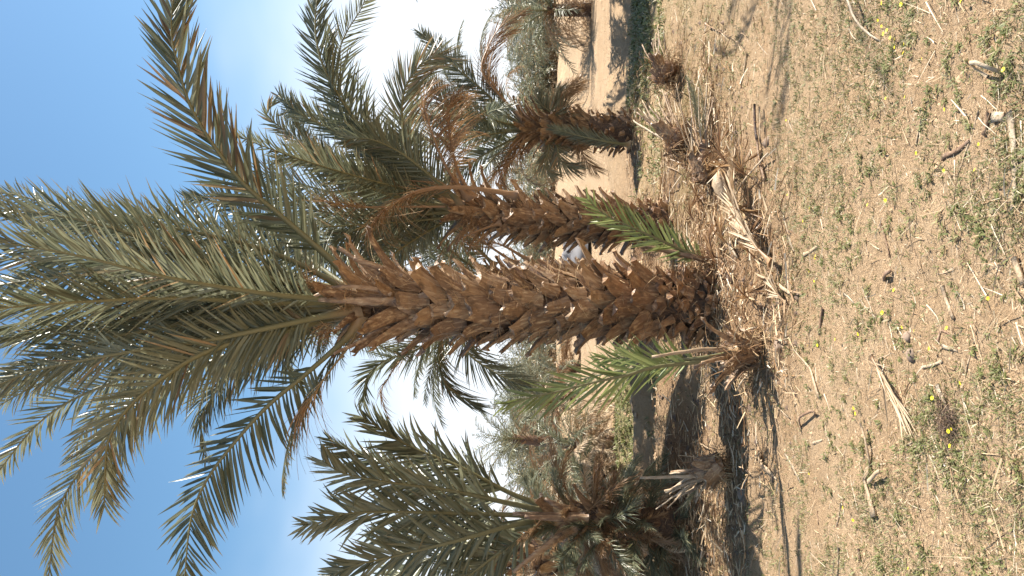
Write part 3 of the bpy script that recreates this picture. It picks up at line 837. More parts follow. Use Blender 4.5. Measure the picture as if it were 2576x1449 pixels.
for i in range(14):
    gen_frond(rootD, 'green', topD, R_(i * 137 + 10 + random.uniform(-10, 10)), R_(random.uniform(10, 40)), random.uniform(1.9, 2.4), random.uniform(-.6, .6))

# ================================================================== third palm (right, short trunk)
Y3 = 12.1
rootC = thing('date_palm', 'short date palm beside the bare field, dark trunk foot and reddish dead fronds', 'palm tree', foot(1604, 330, Y3))
pC = [rootC.location + Vector((0, 0, -.1)), at(1540, 330, Y3), at(1460, 328, Y3), at(1390, 326, Y3), at(1325, 322, Y3)]
build_trunk(rootC, pC, [.3, .28, .27, .22, .13], 120, lambda t, rd: 'mid' if t < .8 else 'long', 304, base_knobs=60, nfib=900, tmin=.42, scale=.82)
topC = pC[-1]
pix_frond(rootC, [(1325, 326, 12), (1213, 323, 11.9), (1126, 264, 11.8), (1074, 208, 11.7)], face=20, L=.5, n=54, wid=.032, rw=.03, tone=.3)
pix_frond(rootC, [(1325, 320, 12.1), (1282, 295, 12.1), (1213, 226, 12), (1143, 167, 12), (1057, 80, 12)], face=-12, L=.48, n=56, wid=.030, rw=.03, tone=.3)
pix_frond(rootC, [(1325, 315, 12), (1260, 245, 11.8), (1213, 180, 11.7), (1227, 121, 11.7), (1261, 66, 11.7), (1321, 28, 11.7)], face=30, L=.42, n=44, wid=.014, rw=.026, dry=1, tone=.2, droop=.1, clump=.25, petiole=.25, label='reddish dead frond curving over')
pix_frond(rootC, [(1325, 312, 11.9), (1248, 225, 11.8), (1232, 170, 11.8), (1255, 100, 11.8), (1297, 75, 11.8)], face=10, L=.34, n=36, wid=.013, rw=.024, dry=1, tone=.35, droop=.2, clump=.3, petiole=.3)
pix_frond(rootC, [(1325, 335, 12), (1282, 382, 11.9), (1255, 424, 11.9), (1213, 476, 11.9)], face=20, L=.36, n=40, wid=.014, rw=.024, dry=1, tone=.25, droop=.3, clump=.2)
pix_frond(rootC, [(1325, 335, 12), (1300, 390, 11.9), (1262, 430, 11.9), (1262, 470, 11.9)], face=20, L=.36, n=40, wid=.014, rw=.024, dry=1, tone=.25, droop=.3, clump=.2)
pix_frond(rootC, [(1325, 330, 12.1), (1213, 392, 12.2), (1150, 440, 12.2), (1100, 480, 12.2)], face=20, L=.48, n=50, wid=.03, rw=.028, tone=.3)
pix_frond(rootC, [(1325, 326, 12.2), (1200, 340, 12.4), (1080, 350, 12.5), (970, 350, 12.5)], face=25, L=.5, n=54, wid=.03, rw=.028, tone=.35)
pix_frond(rootC, [(1325, 326, 12.2), (1190, 300, 12.4), (1090, 290, 12.5), (1010, 300, 12.5)], face=-25, L=.5, n=54, wid=.03, rw=.028, tone=.4)
pix_frond(rootC, [(1585, 365, 11.7), (1535, 358, 11.6), (1470, 345, 11.6), (1385, 322, 11.6)], face=10, L=.3, n=50, wid=.02, rw=.024, tone=.65, petiole=.12, th0=35, th1=20)
for (a_, b_, c_, dry_) in (((1390, 290), (1360, 262), (1350, 235), .1), ((1420, 290), (1395, 255), (1402, 225), .2), ((1400, 365), (1410, 405), (1450, 425), .05), ((1380, 370), (1370, 415), (1390, 440), .1),
                           ((1420, 280), (1425, 245), (1455, 205), 1), ((1455, 365), (1475, 405), (1500, 430), .9), ((1400, 285), (1405, 250), (1440, 215), .9)):
    pix_frond(rootC, [(a_[0] - 20, 325, 12), (*a_, 11.9), (*b_, 11.85), (*c_, 11.8)], face=random.uniform(-40, 40), L=.34, n=40, wid=.02 if dry_ < .5 else .012, rw=.022, tone=.6, dry=dry_, droop=.25, petiole=.25, dryspread=.2)
for az, tl, ln in ((10, 45, 1.5), (60, 55, 1.4), (190, 60, 1.5)):
    gen_frond(rootC, 'dead', topC + Vector((0, 0, -.1)), R_(az), R_(tl), ln, .4)
for i in range(14):
    gen_frond(rootC, 'green', topC, R_(i * 137 + random.uniform(-10, 10)), R_(random.uniform(12, 60)), random.uniform(1.7, 2.3), random.uniform(-.6, .6))

# ================================================================== left clump palm
Y5 = 7.6
rootE = thing('date_palm', 'bushy low date palm with upright broad fronds above a shaggy skirt of dry leaves', 'palm tree', foot(1762, 1322, Y5))
pE = [rootE.location + Vector((0, 0, -.1)), at(1680, 1318, Y5), at(1580, 1312, Y5), at(1480, 1306, Y5), at(1400, 1302, Y5)]
build_trunk(rootE, pE, [.2, .2, .19, .17, .1], 34, lambda t, rd: 'knob' if t < .5 else 'mid', 305, base_knobs=20, nfib=900, tmin=.1, scale=.85)
topE = pE[-1]
FE = dict(L=.52, n=34, wid=.050, rw=.032, petiole=.26, jit=17)
pix_frond(rootE, [(1410, 1305, 7.5), (1304, 1296, 7.4), (1147, 1292, 7.25), (998, 1288, 7.1), (873, 1292, 7.0), (814, 1312, 6.95), (771, 1319, 6.9)], face=4, tone=.8, th0=40, th1=26, vee=16, **FE)
pix_frond(rootE, [(1410, 1295, 7.5), (1324, 1276, 7.45), (1147, 1237, 7.3), (1030, 1221, 7.2), (951, 1209, 7.1), (861, 1190, 7.05), (810, 1158, 7.0)], face=18, tone=.85, th0=40, th1=26, vee=18, **FE)
pix_frond(rootE, [(1400, 1285, 7.7), (1285, 1241, 7.7), (1147, 1170, 7.7), (1030, 1123, 7.7), (959, 1080, 7.7), (905, 1046, 7.7)], face=-35, tone=.6, th0=40, th1=26, vee=10, **FE)
pix_frond(rootE, [(1400, 1285, 7.8), (1250, 1260, 8.0), (1108, 1213, 8.1), (971, 1170, 8.2), (892, 1139, 8.2), (830, 1105, 8.2)], face=-45, tone=.2, **FE)
pix_frond(rootE, [(1410, 1308, 7.5), (1304, 1318, 7.3), (1150, 1360, 7.1), (990, 1400, 7.0), (900, 1420, 6.9), (833, 1447, 6.9)], face=15, tone=.5, **FE)
pix_frond(rootE, [(1405, 1310, 7.6), (1250, 1345, 7.6), (1120, 1390, 7.6), (1010, 1440, 7.6), (930, 1490, 7.6)], face=-25, tone=.55, **FE)
pix_frond(rootE, [(1405, 1312, 7.5), (1280, 1375, 7.3), (1190, 1440, 7.2), (1110, 1510, 7.1)], face=20, tone=.55, **FE)
pix_frond(rootE, [(1400, 1300, 7.8), (1250, 1320, 8.0), (1080, 1345, 8.1), (940, 1350, 8.1)], face=20, tone=.55, **FE)
for k_, pts in enumerate(([(1470, 1300, 7.35), (1380, 1297, 7.3), (1290, 1292, 7.25)], [(1480, 1305, 7.3), (1400, 1304, 7.25), (1320, 1300, 7.2)], [(1450, 1330, 7.35), (1380, 1370, 7.2), (1290, 1440, 7.1)], [(1460, 1290, 7.4), (1400, 1270, 7.3), (1370, 1255, 7.3)])):
    V, Q = stalk_geo([Vector(at(*p)) - rootE.location for p in pts], .045, .02, .45, .002, 70 + k_, hintv=(0, -1, 0))
    obj('cut_petiole', npmesh('cut_petiole', V, Q, None, True), M_STUB, rootE)
rd = random.Random(5)
for i in range(150):
    dead = rd.random() < .5
    t = rd.uniform(.25, 1.0) if dead else rd.uniform(.05, .9)
    c = Vector(pE[0]).lerp(Vector(pE[-1]), t)
    az = rd.uniform(0, 360)
    if dead:
        gen_frond(rootE, 'straw' if rd.random() < .12 else 'skirt', c, R_(az), R_(rd.uniform(45, 135)), rd.uniform(.55, .85) * (.65 + .5 * t), rd.uniform(-1, 1))
    else:
        gen_frond(rootE, 'shoot', c, R_(az), R_(rd.uniform(25, 110)), rd.uniform(.5, .85), rd.uniform(-1, 1))

# ================================================================== young offshoots
rootF = thing('palm_offshoot', 'young green palm offshoot with orange-cut stalks, growing at the foot of the thickest palm trunk', 'palm shoot', gp(1885, 885))
Yf = rootF.location.y
cf = np.array(rootF.location)
for i in range(26):
    a_ = rd.uniform(0, 6.28); t = rd.random()
    key = rd.choice(['knob', 'long', 'mid', 'long'])
    o = obj('leaf_base', rd.choice(STUBS[key]), None, rootF)
    o.matrix_local = Matrix.Translation((.07 * math.cos(a_), .07 * math.sin(a_), -.03 + .14 * t)) @ Matrix.Rotation(a_, 4, 'Z') @ Matrix.Rotation(R_(rd.uniform(5, 35)), 4, 'Y') @ Matrix.Scale(rd.uniform(.5, .8), 4)
obj('fibre', npmesh('fibre', *strands(420, lambda rg_, n_: (rg_.normal(0, 1, (n_, 3)) * np.array([.09, .09, .1]) + np.array([0, 0, .1]), nrm(rg_.normal(0, .6, (n_, 3)) + np.array([0, 0, .7]))), (.06, .22), (.003, .009), 77, .35)), M_FIBRE, rootF, kind='stuff')
pix_frond(rootF, [(1860, 888, Yf), (1748, 911, Yf), (1650, 923, Yf - .05), (1572, 945, Yf - .1), (1493, 962, Yf - .12), (1415, 982, Yf - .15), (1336, 1000, Yf - .18), (1265, 1020, Yf - .2)], face=6, L=.34, n=29, wid=.036, rw=.02, petiole=.2, tone=.6, th0=40, th1=20, vee=8, droop=.04)
pix_frond(rootF, [(1860, 885, Yf), (1750, 902, Yf), (1640, 905, Yf + .05), (1560, 900, Yf + .1), (1500, 905, Yf + .1)], face=25, L=.26, n=22, wid=.028, rw=.018, petiole=.3, tone=.6)
pix_frond(rootF, [(1860, 890, Yf), (1740, 905, Yf + .1), (1600, 925, Yf + .25), (1480, 950, Yf + .4), (1380, 985, Yf + .5)], face=30, L=.28, n=24, wid=.03, rw=.018, petiole=.3, tone=.45)
for k_, pts in enumerate(([(1840, 880, Yf), (1760, 880, Yf - .05), (1640, 898, Yf - .08)], [(1840, 890, Yf), (1790, 905, Yf - .05), (1745, 925, Yf - .08)], [(1840, 895, Yf), (1800, 905, Yf - .1), (1765, 912, Yf - .15)], [(1850, 900, Yf - .05), (1830, 915, Yf - .1), (1810, 930, Yf - .12)])):
    V, Q = stalk_geo([Vector(at(*p)) - rootF.location for p in pts], .018, .011, .6, .001, 80 + k_, hintv=(0, -1, 0))
    obj('cut_petiole', npmesh('cut_petiole', V, Q, None, True), M_STICK if k_ == 0 else M_STUB, rootF)

rootG = thing('palm_offshoot', 'young green palm shoot leaning outward from the litter between the two thick trunks', 'palm shoot', gp(1795, 662))
Yg = rootG.location.y
pix_frond(rootG, [(1800, 664, Yg), (1726, 634, Yg), (1674, 610, Yg - .05), (1605, 579, Yg - .1), (1560, 558, Yg - .12), (1522, 540, Yg - .15), (1476, 500, Yg - .2)], face=-8, L=.30, n=27, wid=.032, rw=.018, petiole=.1, tone=.7, th0=45, th1=25, vee=10, droop=.05)
pix_frond(rootG, [(1800, 664, Yg), (1730, 640, Yg + .05), (1650, 610, Yg + .1), (1570, 575, Yg + .15), (1500, 555, Yg + .2)], face=40, L=.26, n=22, wid=.028, rw=.016, petiole=.1, tone=.5)
V, Q = stalk_geo([Vector(at(*p_)) - rootG.location for p_ in ((1795, 660, Yg), (1720, 640, Yg), (1610, 618, Yg + .05))], .03, .02, .5, .002, 88, hintv=(0, -1, 0))
obj('cut_petiole', npmesh('cut_petiole', V, Q, None, True), M_STUB, rootG)
obj('fibre', npmesh('fibre', *strands(260, lambda rg_, n_: (rg_.normal(0, 1, (n_, 3)) * np.array([.08, .08, .05]) + np.array([0, 0, .05]), nrm(rg_.normal(0, .6, (n_, 3)) + np.array([-.1, 0, .7]))), (.05, .2), (.003, .008), 78, .35)), M_FIBRE, rootG, kind='stuff')
for i in range(9):
    a_ = rd.uniform(0, 6.28)
    o = obj('leaf_base', rd.choice(STUBS['knob']), None, rootG)
    o.matrix_local = Matrix.Translation((.05 * math.cos(a_), .05 * math.sin(a_), -.02)) @ Matrix.Rotation(a_, 4, 'Z') @ Matrix.Rotation(R_(rd.uniform(10, 45)), 4, 'Y') @ Matrix.Scale(rd.uniform(.7, 1.1), 4)

for r_ in (rootF, rootG):
    for f_ in r_.children:
        for c_ in f_.children:
            c_.data.materials.clear(); c_.data.materials.append(M_YOUNG)

# ================================================================== background palms
def bg_palm(base, label, trunk_h, lean, r, ngreen, glen, ndead, dlen, seed, nst=60, sc=.6, key='low', dkey='dead', tilt=(10, 70), name='date_palm', nfib=150, group=None, straw=-1):
    rd_ = random.Random(seed)
    st = random.getstate(); random.seed(seed)
    root = thing(name, label, 'palm tree', base, group)
    tp = Vector(base) + Vector((lean, 0, trunk_h))
    build_trunk(root, [Vector(base) + Vector((0, 0, -.1)), Vector(base).lerp(tp, .5), tp], [r, r * .95, r * .7], nst, lambda t, q: 'mid' if t < .75 else 'long', seed, nfib=nfib, tmin=.03, scale=sc)
    for i in range(ngreen):
        gen_frond(root, key, tp + Vector((0, 0, -rd_.uniform(0, .25 * trunk_h))), R_(i * 137.5 + rd_.uniform(-15, 15)), R_(rd_.uniform(*tilt)), glen * rd_.uniform(.8, 1.15), rd_.uniform(-.8, .8))
    for i in range(ndead):
        gen_frond(root, rd_.choice([dkey, 'skirt', 'skirt', 'straw']) if straw < 0 else ('straw' if rd_.random() < straw else dkey), tp + Vector((0, 0, -rd_.uniform(.05, .92 * trunk_h))), R_(i * 137.5 + rd_.uniform(-15, 15)), R_(rd_.uniform(45, 105)), dlen * rd_.uniform(.8, 1.15), rd_.uniform(-.8, .8))
    random.setstate(st)
    return root

bg_palm(gp(1552, 1120), 'low bushy palm of straw-coloured dry leaves and green tufts behind the grassy strip', .9, .0, .22, 30, 1.5, 56, 1.3, 401, nst=14, tilt=(20, 95), straw=.7)
bg_palm(gp(1470, 1120), 'hazy grey-green palm rising behind the dry bushy palm', 2.3, .2, .22, 26, 2.2, 16, 1.6, 402, nst=14, tilt=(10, 75))
bg_palm(gp(1560, 1216), 'small green palm tuft with brown base beside the grassy strip', .45, .0, .18, 20, .9, 10, .6, 403, nst=14, tilt=(15, 80), key='shoot')
bg_palm(gp(1600, 1410), 'thick knobbly palm trunk with ragged green leaves behind the skirted palm', 2.55, .15, .36, 22, 1.3, 22, 1.0, 404, nst=130, tilt=(30, 100), sc=1.0)
bg_palm(gp(1640, 1480), 'leafy green palm bush crowded against the skirted palm', .6, .0, .2, 30, 1.1, 14, .8, 405, nst=30, tilt=(15, 85), key='shoot')
bg_palm(gp(1483, 25), 'shaggy palm clump with hanging brown leaves at the edge of the bare field', 1.25, .0, .22, 50, 2.0, 90, 1.5, 406, nst=12, tilt=(15, 100), straw=.08, dkey='lowdead')
bg_palm(gp(1462, 930), 'dry brown palm bush behind the young offshoot with orange-cut stalks', .8, .0, .25, 18, 1.6, 40, 1.5, 407, nst=20, tilt=(15, 85))
bg_palm(gp(1450, 1010), 'green and brown palm bush between the offshoot and the straw-coloured bush', 1.0, .0, .25, 30, 1.9, 24, 1.6, 408, nst=20, tilt=(10, 85))
bg_palm(gp(1520, 1330), 'olive palm bush showing through behind the skirted palm', 1.0, .1, .25, 24, 1.4, 14, 1.0, 409, nst=20, tilt=(15, 90), key='shoot')

# palms standing beyond the picture's edge whose shade falls on the field
bg_palm((5.5, 5.35, hz(5.5, 5.35)), 'date palm beside the flowering sandy patch', 2.6, .0, .2, 18, 2.6, 2, 1.4, 420, nst=20, tilt=(10, 90), key='low', dkey='lowdead')
bg_palm((6.9, 13.4, hz(6.9, 13.4)), 'date palm beside the bare sandy field', 2.9, .0, .25, 90, 1.95, 20, 1.4, 421, nst=20, tilt=(10, 95), key='far', dkey='fardead')
bg_palm((8.3, 15.9, hz(8.3, 15.9)), 'date palm next to the shaded field corner', 3.0, .0, .25, 90, 2.0, 20, 1.4, 422, nst=20, tilt=(10, 95), key='far', dkey='fardead')

bg_palm((6.55, 12.2, hz(6.55, 12.2)), 'date palm beside the weedy strip and bare field', 2.8, .0, .25, 80, 1.85, 16, 1.3, 423, nst=20, tilt=(10, 95), key='far', dkey='fardead')

# far row: each palm is trunk + crown
def crown_mesh(seed, ng, nd, gl, dl):
    rd_ = random.Random(seed)
    parts = []
    for i in range(ng + nd):
        dead = i >= ng
        _, _, (rach, verts, q, col) = rd_.choice(GEN['fardead' if dead else 'far'])
        ln = (dl if dead else gl) * rd_.uniform(.8, 1.15)
        M = np.array(Matrix.Translation((0, 0, -rd_.uniform(0, .9 if dead else .3))) @ Matrix.Rotation(R_(i * 137.5), 4, 'Z') @ Matrix.Rotation(R_(rd_.uniform(50, 110) if dead else rd_.uniform(5, 80)), 4, 'Y') @ Matrix.Rotation(rd_.uniform(-.8, .8), 4, 'Z') @ Matrix.Scale(ln, 4))
        for (V_, Q_, c_) in ((rach[0], rach[1], rach[2]), (verts.reshape(-1, 3), (q[None] + (np.arange(len(verts)) * 12)[:, None, None]).reshape(-1, 4), col.reshape(-1, 3))):
            parts.append((V_ @ M[:3, :3].T + M[:3, 3], Q_, c_))
    me = npmesh('crown', *join(parts)); me.materials.append(M_LEAF)
    return me

CROWNS = [crown_mesh(501, 34, 16, 2.4, 1.9), crown_mesh(502, 24, 30, 2.2, 1.9), crown_mesh(503, 38, 10, 2.6, 1.7)]
TR = []
for i in range(2):
    C = catmull([(0, 0, -1), (0.05 * (i * 2 - 1), 0, 0), (0, 0, 0.02)], 10)
    T, S, N = frames(C, np.tile(np.array([1., 0, 0]), (10, 1)))
    V, Q = tube(C, S, N, .2 + .04 * np.sin(np.arange(10) * 2.3), .2 + .04 * np.cos(np.arange(10) * 2.3), 6)
    me = npmesh('trunk', V, Q, None, True); me.materials.append(M_TRUNK); TR.append(me)
rdf = random.Random(9)
far = []
for k_ in range(46):
    py = -90 + k_ * 37 + rdf.uniform(-14, 14)
    Yd = rdf.choice([54, 60, 66, 74]) + rdf.uniform(-3, 3)
    far.append(((CY - py) / F0 * Yd, Yd, rdf.uniform(.5, 1.2), rdf.uniform(.8, 1.2), rdf.choice([0, 1, 1, 2])))
for py, Yd, h, s, v in ((18, 66, 2.6, 1.1, 0), (60, 72, 2.6, 1.1, 0), (110, 58, 1.0, 1.0, 1), (150, 62, 1.2, 1.05, 0), (190, 56, .8, 1.0, 1), (235, 60, 1.1, 1.0, 2), (275, 57, .8, .95, 1), (300, 66, 1.5, 1.0, 0),
                        (438, 80, 3.0, .75, 2), (415, 70, .8, .85, 0), (465, 66, .5, .8, 1), (610, 60, .7, .95, 0), (640, 66, .9, .9, 0), (905, 62, 1.2, 1.0, 2), (960, 66, 1.3, 1.0, 0), (930, 58, .8, 1.0, 1), (1060, 60, 1.0, 1.0, 0), (1190, 60, 1.2, 1.0, 0)):
    far.append(((CY - py) / F0 * Yd, Yd, h, s, v))
FLAB = {0: 'green distant date palm in the row beyond the bare field', 1: 'brownish distant date palm with many dead leaves in the row beyond the field', 2: 'full green distant date palm with dense crown in the row beyond the field'}
for (x, y, h, s, v) in far:
    z = hz(x, y)
    s *= 1.35
    rt = thing('date_palm', FLAB[v], 'palm tree', (x, y, z), 'distant palms beyond the field')
    c = obj('crown', CROWNS[v], None, rt, (0, 0, h)); c.scale = (s, s, s); c.rotation_euler.z = rdf.uniform(0, 6.28)
    t = obj('trunk', TR[rdf.randint(0, 1)], None, rt, (0, 0, h)); t.scale = (s, s, h + .2)

# feathery grey-green trees beyond the row
M_GREY = leaf_mat('grey_foliage', (.15, .16, .11), (.26, .27, .2), (.26, .26, .2), (.3, .27, .2), (.2, .17, .12), trans=.25, rough=.7)
def feather_tree(base, hgt, wid_, seed, label):
    rg = np.random.default_rng(seed)
    root = thing('tamarisk_tree', label, 'tree', base)
    limbs = []
    tips = []
    V, Q = stalk_geo([(0, 0, -.1), (.1, 0, hgt * .25), (.15, .1, hgt * .45)], .16, .11, 1, .01, seed)
    limbs.append((V, Q))
    for i in range(9):
        a_ = i * 2.4; e = np.array([math.cos(a_) * wid_ * .35 * rg.uniform(.5, 1.2), math.sin(a_) * wid_ * .35 * rg.uniform(.5, 1.2), hgt * rg.uniform(.6, .92)])
        s_ = np.array([.12, .05, hgt * rg.uniform(.22, .42)])
        V, Q = stalk_geo([s_, (s_ + e) / 2 + rg.normal(0, .15, 3), e], .06, .02, 1, .01, seed + i + 1)
        limbs.append((V, Q)); tips.append(e); tips.append((s_ + e) / 2)
    obj('trunk', npmesh('trunk', *join(limbs)[:2], None, True), M_DSTICK, root)
    tips = np.array(tips)
    def posf(rg_, n_):
        c = tips[rg_.integers(0, len(tips), n_)]
        cc = c + rg_.normal(0, 1, (n_, 3)) * np.array([wid_ * .12, wid_ * .12, hgt * .09])
        return cc, nrm(rg_.normal(0, .7, (n_, 3)) + np.array([0, 0, .4]))
    V, Q, col = strands(4200, posf, (.15, .4), (.03, .07), seed, .4, 2)
    obj('crown', npmesh('crown', V, Q, col * np.array([1, .4, .15])), M_GREY, root, kind='stuff')
feather_tree(((CY - 150) / F0 * 78, 78, hz(22.6, 78)), 4.4, 4.0, 601, 'feathery grey-green tree behind the distant palms')
feather_tree(((CY - 60) / F0 * 84, 84, hz(28.1, 84)), 5.0, 4.0, 602, 'tall grey feathery tree at the end of the distant palm row')
feather_tree(((CY - 975) / F0 * 45, 45, hz(-5.7, 45)), 3.8, 3.6, 603, 'pale feathery tree showing behind the drooping fronds')
feather_tree(((CY - 1090) / F0 * 40, 40, hz(-7.4, 40)), 3.0, 3.0, 604, 'small grey bush tree behind the hazy palm')

# grey heap between the trunks
def lump(base, sx, sy, sz, seed, m_, name, nlat=14, nlon=22, amp=.18):
    rg = np.random.default_rng(seed)
    V = []
    for i in range(nlat + 1):
        a_ = (math.pi / 2) * i / nlat
        for j in range(nlon):
            b_ = 2 * math.pi * j / nlon
            r = 1 + amp * (vnoise(math.cos(b_) * 2 + 5, math.sin(b_) * 2 + i * .35, seed) - .5) * 2
            V.append((sx * math.cos(a_) * math.cos(b_) * r, sy * math.cos(a_) * math.sin(b_) * r, sz * math.sin(a_) ** 1.1 * r - .04 * (i == 0)))
    V = np.array(V) + rg.normal(0, .012 * sz, (len(V), 3))
    Q = []
    for i in range(nlat):
        for j in range(nlon):
            j2 = (j + 1) % nlon
            Q.append((i * nlon + j, i * nlon + j2, (i + 1) * nlon + j2, (i + 1) * nlon + j))
    col = np.stack([rg.random(len(V)), rg.random(len(V)) * .5, np.zeros(len(V))], 1)
    return npmesh(name, V, np.array(Q), col, True)
M_GHEAP = attr_mat('grey_earth', (.15, .145, .15), (.21, .20, .20), (.27, .26, .25))
Yh = 23.0
hx = (CY - 640) / F0 * Yh
o = obj('earth_heap', lump((0, 0, 0), 1.0, .8, .62, 701, M_GHEAP, 'earth_heap'), M_GHEAP, None, (hx, Yh, hz(hx, Yh) - .03))
tag(o, 'pale grey heap of earth seen between the two thick trunks', 'earth heap')

# parked car far behind
mt, n, l, p, out = mat('car_paint'); p.inputs['Base Color'].default_value = (.16, .17, .20, 1); p.inputs['Metallic'].default_value = .4; p.inputs['Roughness'].default_value = .35; M_CAR = mt
mt, n, l, p, out = mat('car_glass'); p.inputs['Base Color'].default_value = (.03, .035, .04, 1); p.inputs['Roughness'].default_value = .08; M_GLASS = mt
mt, n, l, p, out = mat('tyre_rubber'); p.inputs['Base Color'].default_value = (.03, .03, .03, 1); p.inputs['Roughness'].default_value = .8; M_TYRE = mt
mt, n, l, p, out = mat('bright_metal'); p.inputs['Base Color'].default_value = (.8, .8, .82, 1); p.inputs['Metallic'].default_value = .9; p.inputs['Roughness'].default_value = .25; M_METAL = mt
def car(base, rz):
    root = thing('parked_car', 'dark grey car parked far off behind the dry palm bush', 'car', base)
    root.rotation_euler.z = rz
    # side profile extruded, y = length
    prof = [(-2.1, .35), (-2.15, .75), (-1.9, .95), (-1.0, 1.02), (-.45, 1.46), (.9, 1.5), (1.6, 1.08), (2.1, .98), (2.18, .6), (2.1, .32)]
    V = []
    for sx in (-1, 1):
        for (y, z) in prof:
            w = .84 if z < 1.05 else .66
            V.append((sx * w, y, z))
    n_ = len(prof)
    F = [tuple(range(n_))[::-1], tuple(range(n_, 2 * n_))] + [(i, (i + 1) % n_, n_ + (i + 1) % n_, n_ + i) for i in range(n_)]
    me = bpy.data.meshes.new('body'); me.from_pydata(V, [], F)
    b = obj('body', me, M_CAR, root)
    bv = b.modifiers.new('bevel', 'BEVEL'); bv.width = .06; bv.segments = 2
    def panel(name, pts, mm, th=.012):
        me = bpy.data.meshes.new(name)
        P = [Vector(q) for q in pts]; nn = (P[1] - P[0]).cross(P[2] - P[0]).normalized() * th
        me.from_pydata([q + nn for q in P] + [q - nn for q in P], [], [(0, 1, 2, 3), (7, 6, 5, 4)] + [(i, 4 + i, 4 + (i + 1) % 4, (i + 1) % 4) for i in range(4)])
        return obj(name, me, mm, root)
    panel('windscreen', [(-.6, -.97, 1.06), (.6, -.97, 1.06), (.54, -.5, 1.44), (-.54, -.5, 1.44)], M_GLASS)
    panel('rear_window', [(.6, 1.55, 1.13), (-.6, 1.55, 1.13), (-.54, .98, 1.46), (.54, .98, 1.46)], M_GLASS)
    for s in (-1, 1):
        x = s * .765
        panel('side_window', [(s * .80, -.75, 1.07), (s * .80, .2, 1.07), (s * .69, .2, 1.4), (s * .69, -.4, 1.4)], M_GLASS)
        panel('side_window', [(s * .80, .28, 1.07), (s * .80, 1.25, 1.1), (s * .69, .95, 1.42), (s * .69, .28, 1.42)], M_GLASS)
        panel('headlight', [(s * .5, -2.13, .68), (s * .78, -2.1, .68), (s * .78, -2.05, .84), (s * .5, -2.08, .84)], M_METAL)
        me = bpy.data.meshes.new('mirror'); me.from_pydata([(s * (.82 + dx * .18), -.75 + dy * .08, 1.05 + dz * .14) for dx in (0, 1) for dy in (0, 1) for dz in (0, 1)], [], [(0, 1, 3, 2), (4, 6, 7, 5), (0, 4, 5, 1), (2, 3, 7, 6), (0, 2, 6, 4), (1, 5, 7, 3)])
        obj('mirror', me, M_CAR, root)
        for y in (-1.3, 1.35):
            a_ = np.linspace(0, 2 * math.pi, 18, endpoint=False)
            V = np.concatenate([np.stack([0 * a_ + s * xx, y + r * np.cos(a_), .33 + r * np.sin(a_)], 1) for xx, r in ((.62, .30), (.66, .33), (.83, .33), (.86, .29), (.86, .2))])
            Q = [(i * 18 + j, i * 18 + (j + 1) % 18, (i + 1) * 18 + (j + 1) % 18, (i + 1) * 18 + j) for i in range(4) for j in range(18)]
            w_ = obj('wheel', npmesh('tyre', V, np.array(Q), None, True), M_TYRE, root)
            V = np.concatenate([np.stack([0 * a_ + s * xx, y + r * np.cos(a_), .33 + r * np.sin(a_)], 1) for xx, r in ((.845, .21), (.865, .17), (.85, .03))])
            Q = [(i * 18 + j, i * 18 + (j + 1) % 18, (i + 1) * 18 + (j + 1) % 18, (i + 1) * 18 + j) for i in range(2) for j in range(18)]
            obj('rim', npmesh('rim', V, np.array(Q), None, True), M_METAL, w_)
    me = bpy.data.meshes.new('bumper'); me.from_pydata([(sx * .8, -2.2 + dy * .08, .42 + dz * .16) for sx in (-1, 1) for dy in (0, 1) for dz in (0, 1)], [], [(0, 1, 3, 2), (4, 6, 7, 5), (0, 4, 5, 1), (2, 3, 7, 6), (0, 2, 6, 4), (1, 5, 7, 3)])
    obj('bumper', me, M_TYRE, root)
Yc = 62.0
car(((CY - 906) / F0 * Yc, Yc, hz((CY - 906) / F0 * Yc, Yc)), R_(18))

# ================================================================== ground litter: single pieces
def gstick(pts, w0, w1, label, m_=M_STICK, lift=.0, flat=.5, seed=None, name='dry_stalk', cat='dry stalk', group=None, wob=.0012):
    P = [gp(*q[:2]) for q in pts]
    for i, q in enumerate(pts):
        P[i] = P[i] + Vector((0, 0, (q[2] if len(q) > 2 else 0) + lift + max(w0, w1) * flat * .6))
    SEED[0] += 1
    b = P[0].copy()
    V, Q = stalk_geo([p_ - b for p_ in P], w0 * .8, w1 * .8, flat, wob, SEED[0])
    o = obj(name, npmesh(name, V, Q, None, False), m_, None, b)
    tag(o, label, cat, group)
    return o

G1 = 'dry leaf strips lying about on the sand'
L1 = 'thin dry palm leaf strip lying on the sandy ground'
G2 = 'dark broken stalks on the sand'
L2 = 'dark brown broken stalk lying on the sandy ground'
gstick([(2182, 1064, .03), (2192, 1120, .02), (2190, 1175), (2178, 1205)], .010, .017, 'long curved dry stalk with an orange tip on open sand', seed=1)
gstick([(2176, 1200), (2186, 1240), (2202, 1302)], .013, .034, 'grey weathered leaf base with a flared end on open sand', M_STICK, flat=.35, name='leaf_base', cat='leaf base')
gstick([(2197, 1212, .02), (2230, 1184, .03)], .016, .013, 'short thick dry stalk propped beside the curved stalk', M_STICK)
gstick([(2166, 1176), (2184, 1216)], .006, .004, 'split pale leaf sliver beside the weathered leaf base', M_PALE)
gstick([(2540, 283), (2552, 370), (2555, 450), (2546, 528)], .026, .010, 'broad bleached leaf stalk lying by the green weeds', M_PALE, flat=.25)
gstick([(2500, 295), (2530, 292)], .03, .02, 'bleached flat chip at the end of the broad leaf stalk', M_PALE, flat=.25)
gstick([(2484, 190, 0), (2484, 165, .05), (2500, 154, .07), (2516, 164, .05), (2522, 180, .0)], .012, .010, 'curled pale strip of leaf base arching off the sand', M_PALE, flat=.5)
gstick([(2157, -10, .05), (2175, 40, .05), (2192, 80, .02), (2217, 102)], .014, .006, 'bent bleached leaf stalk with a hooked end', M_PALE)
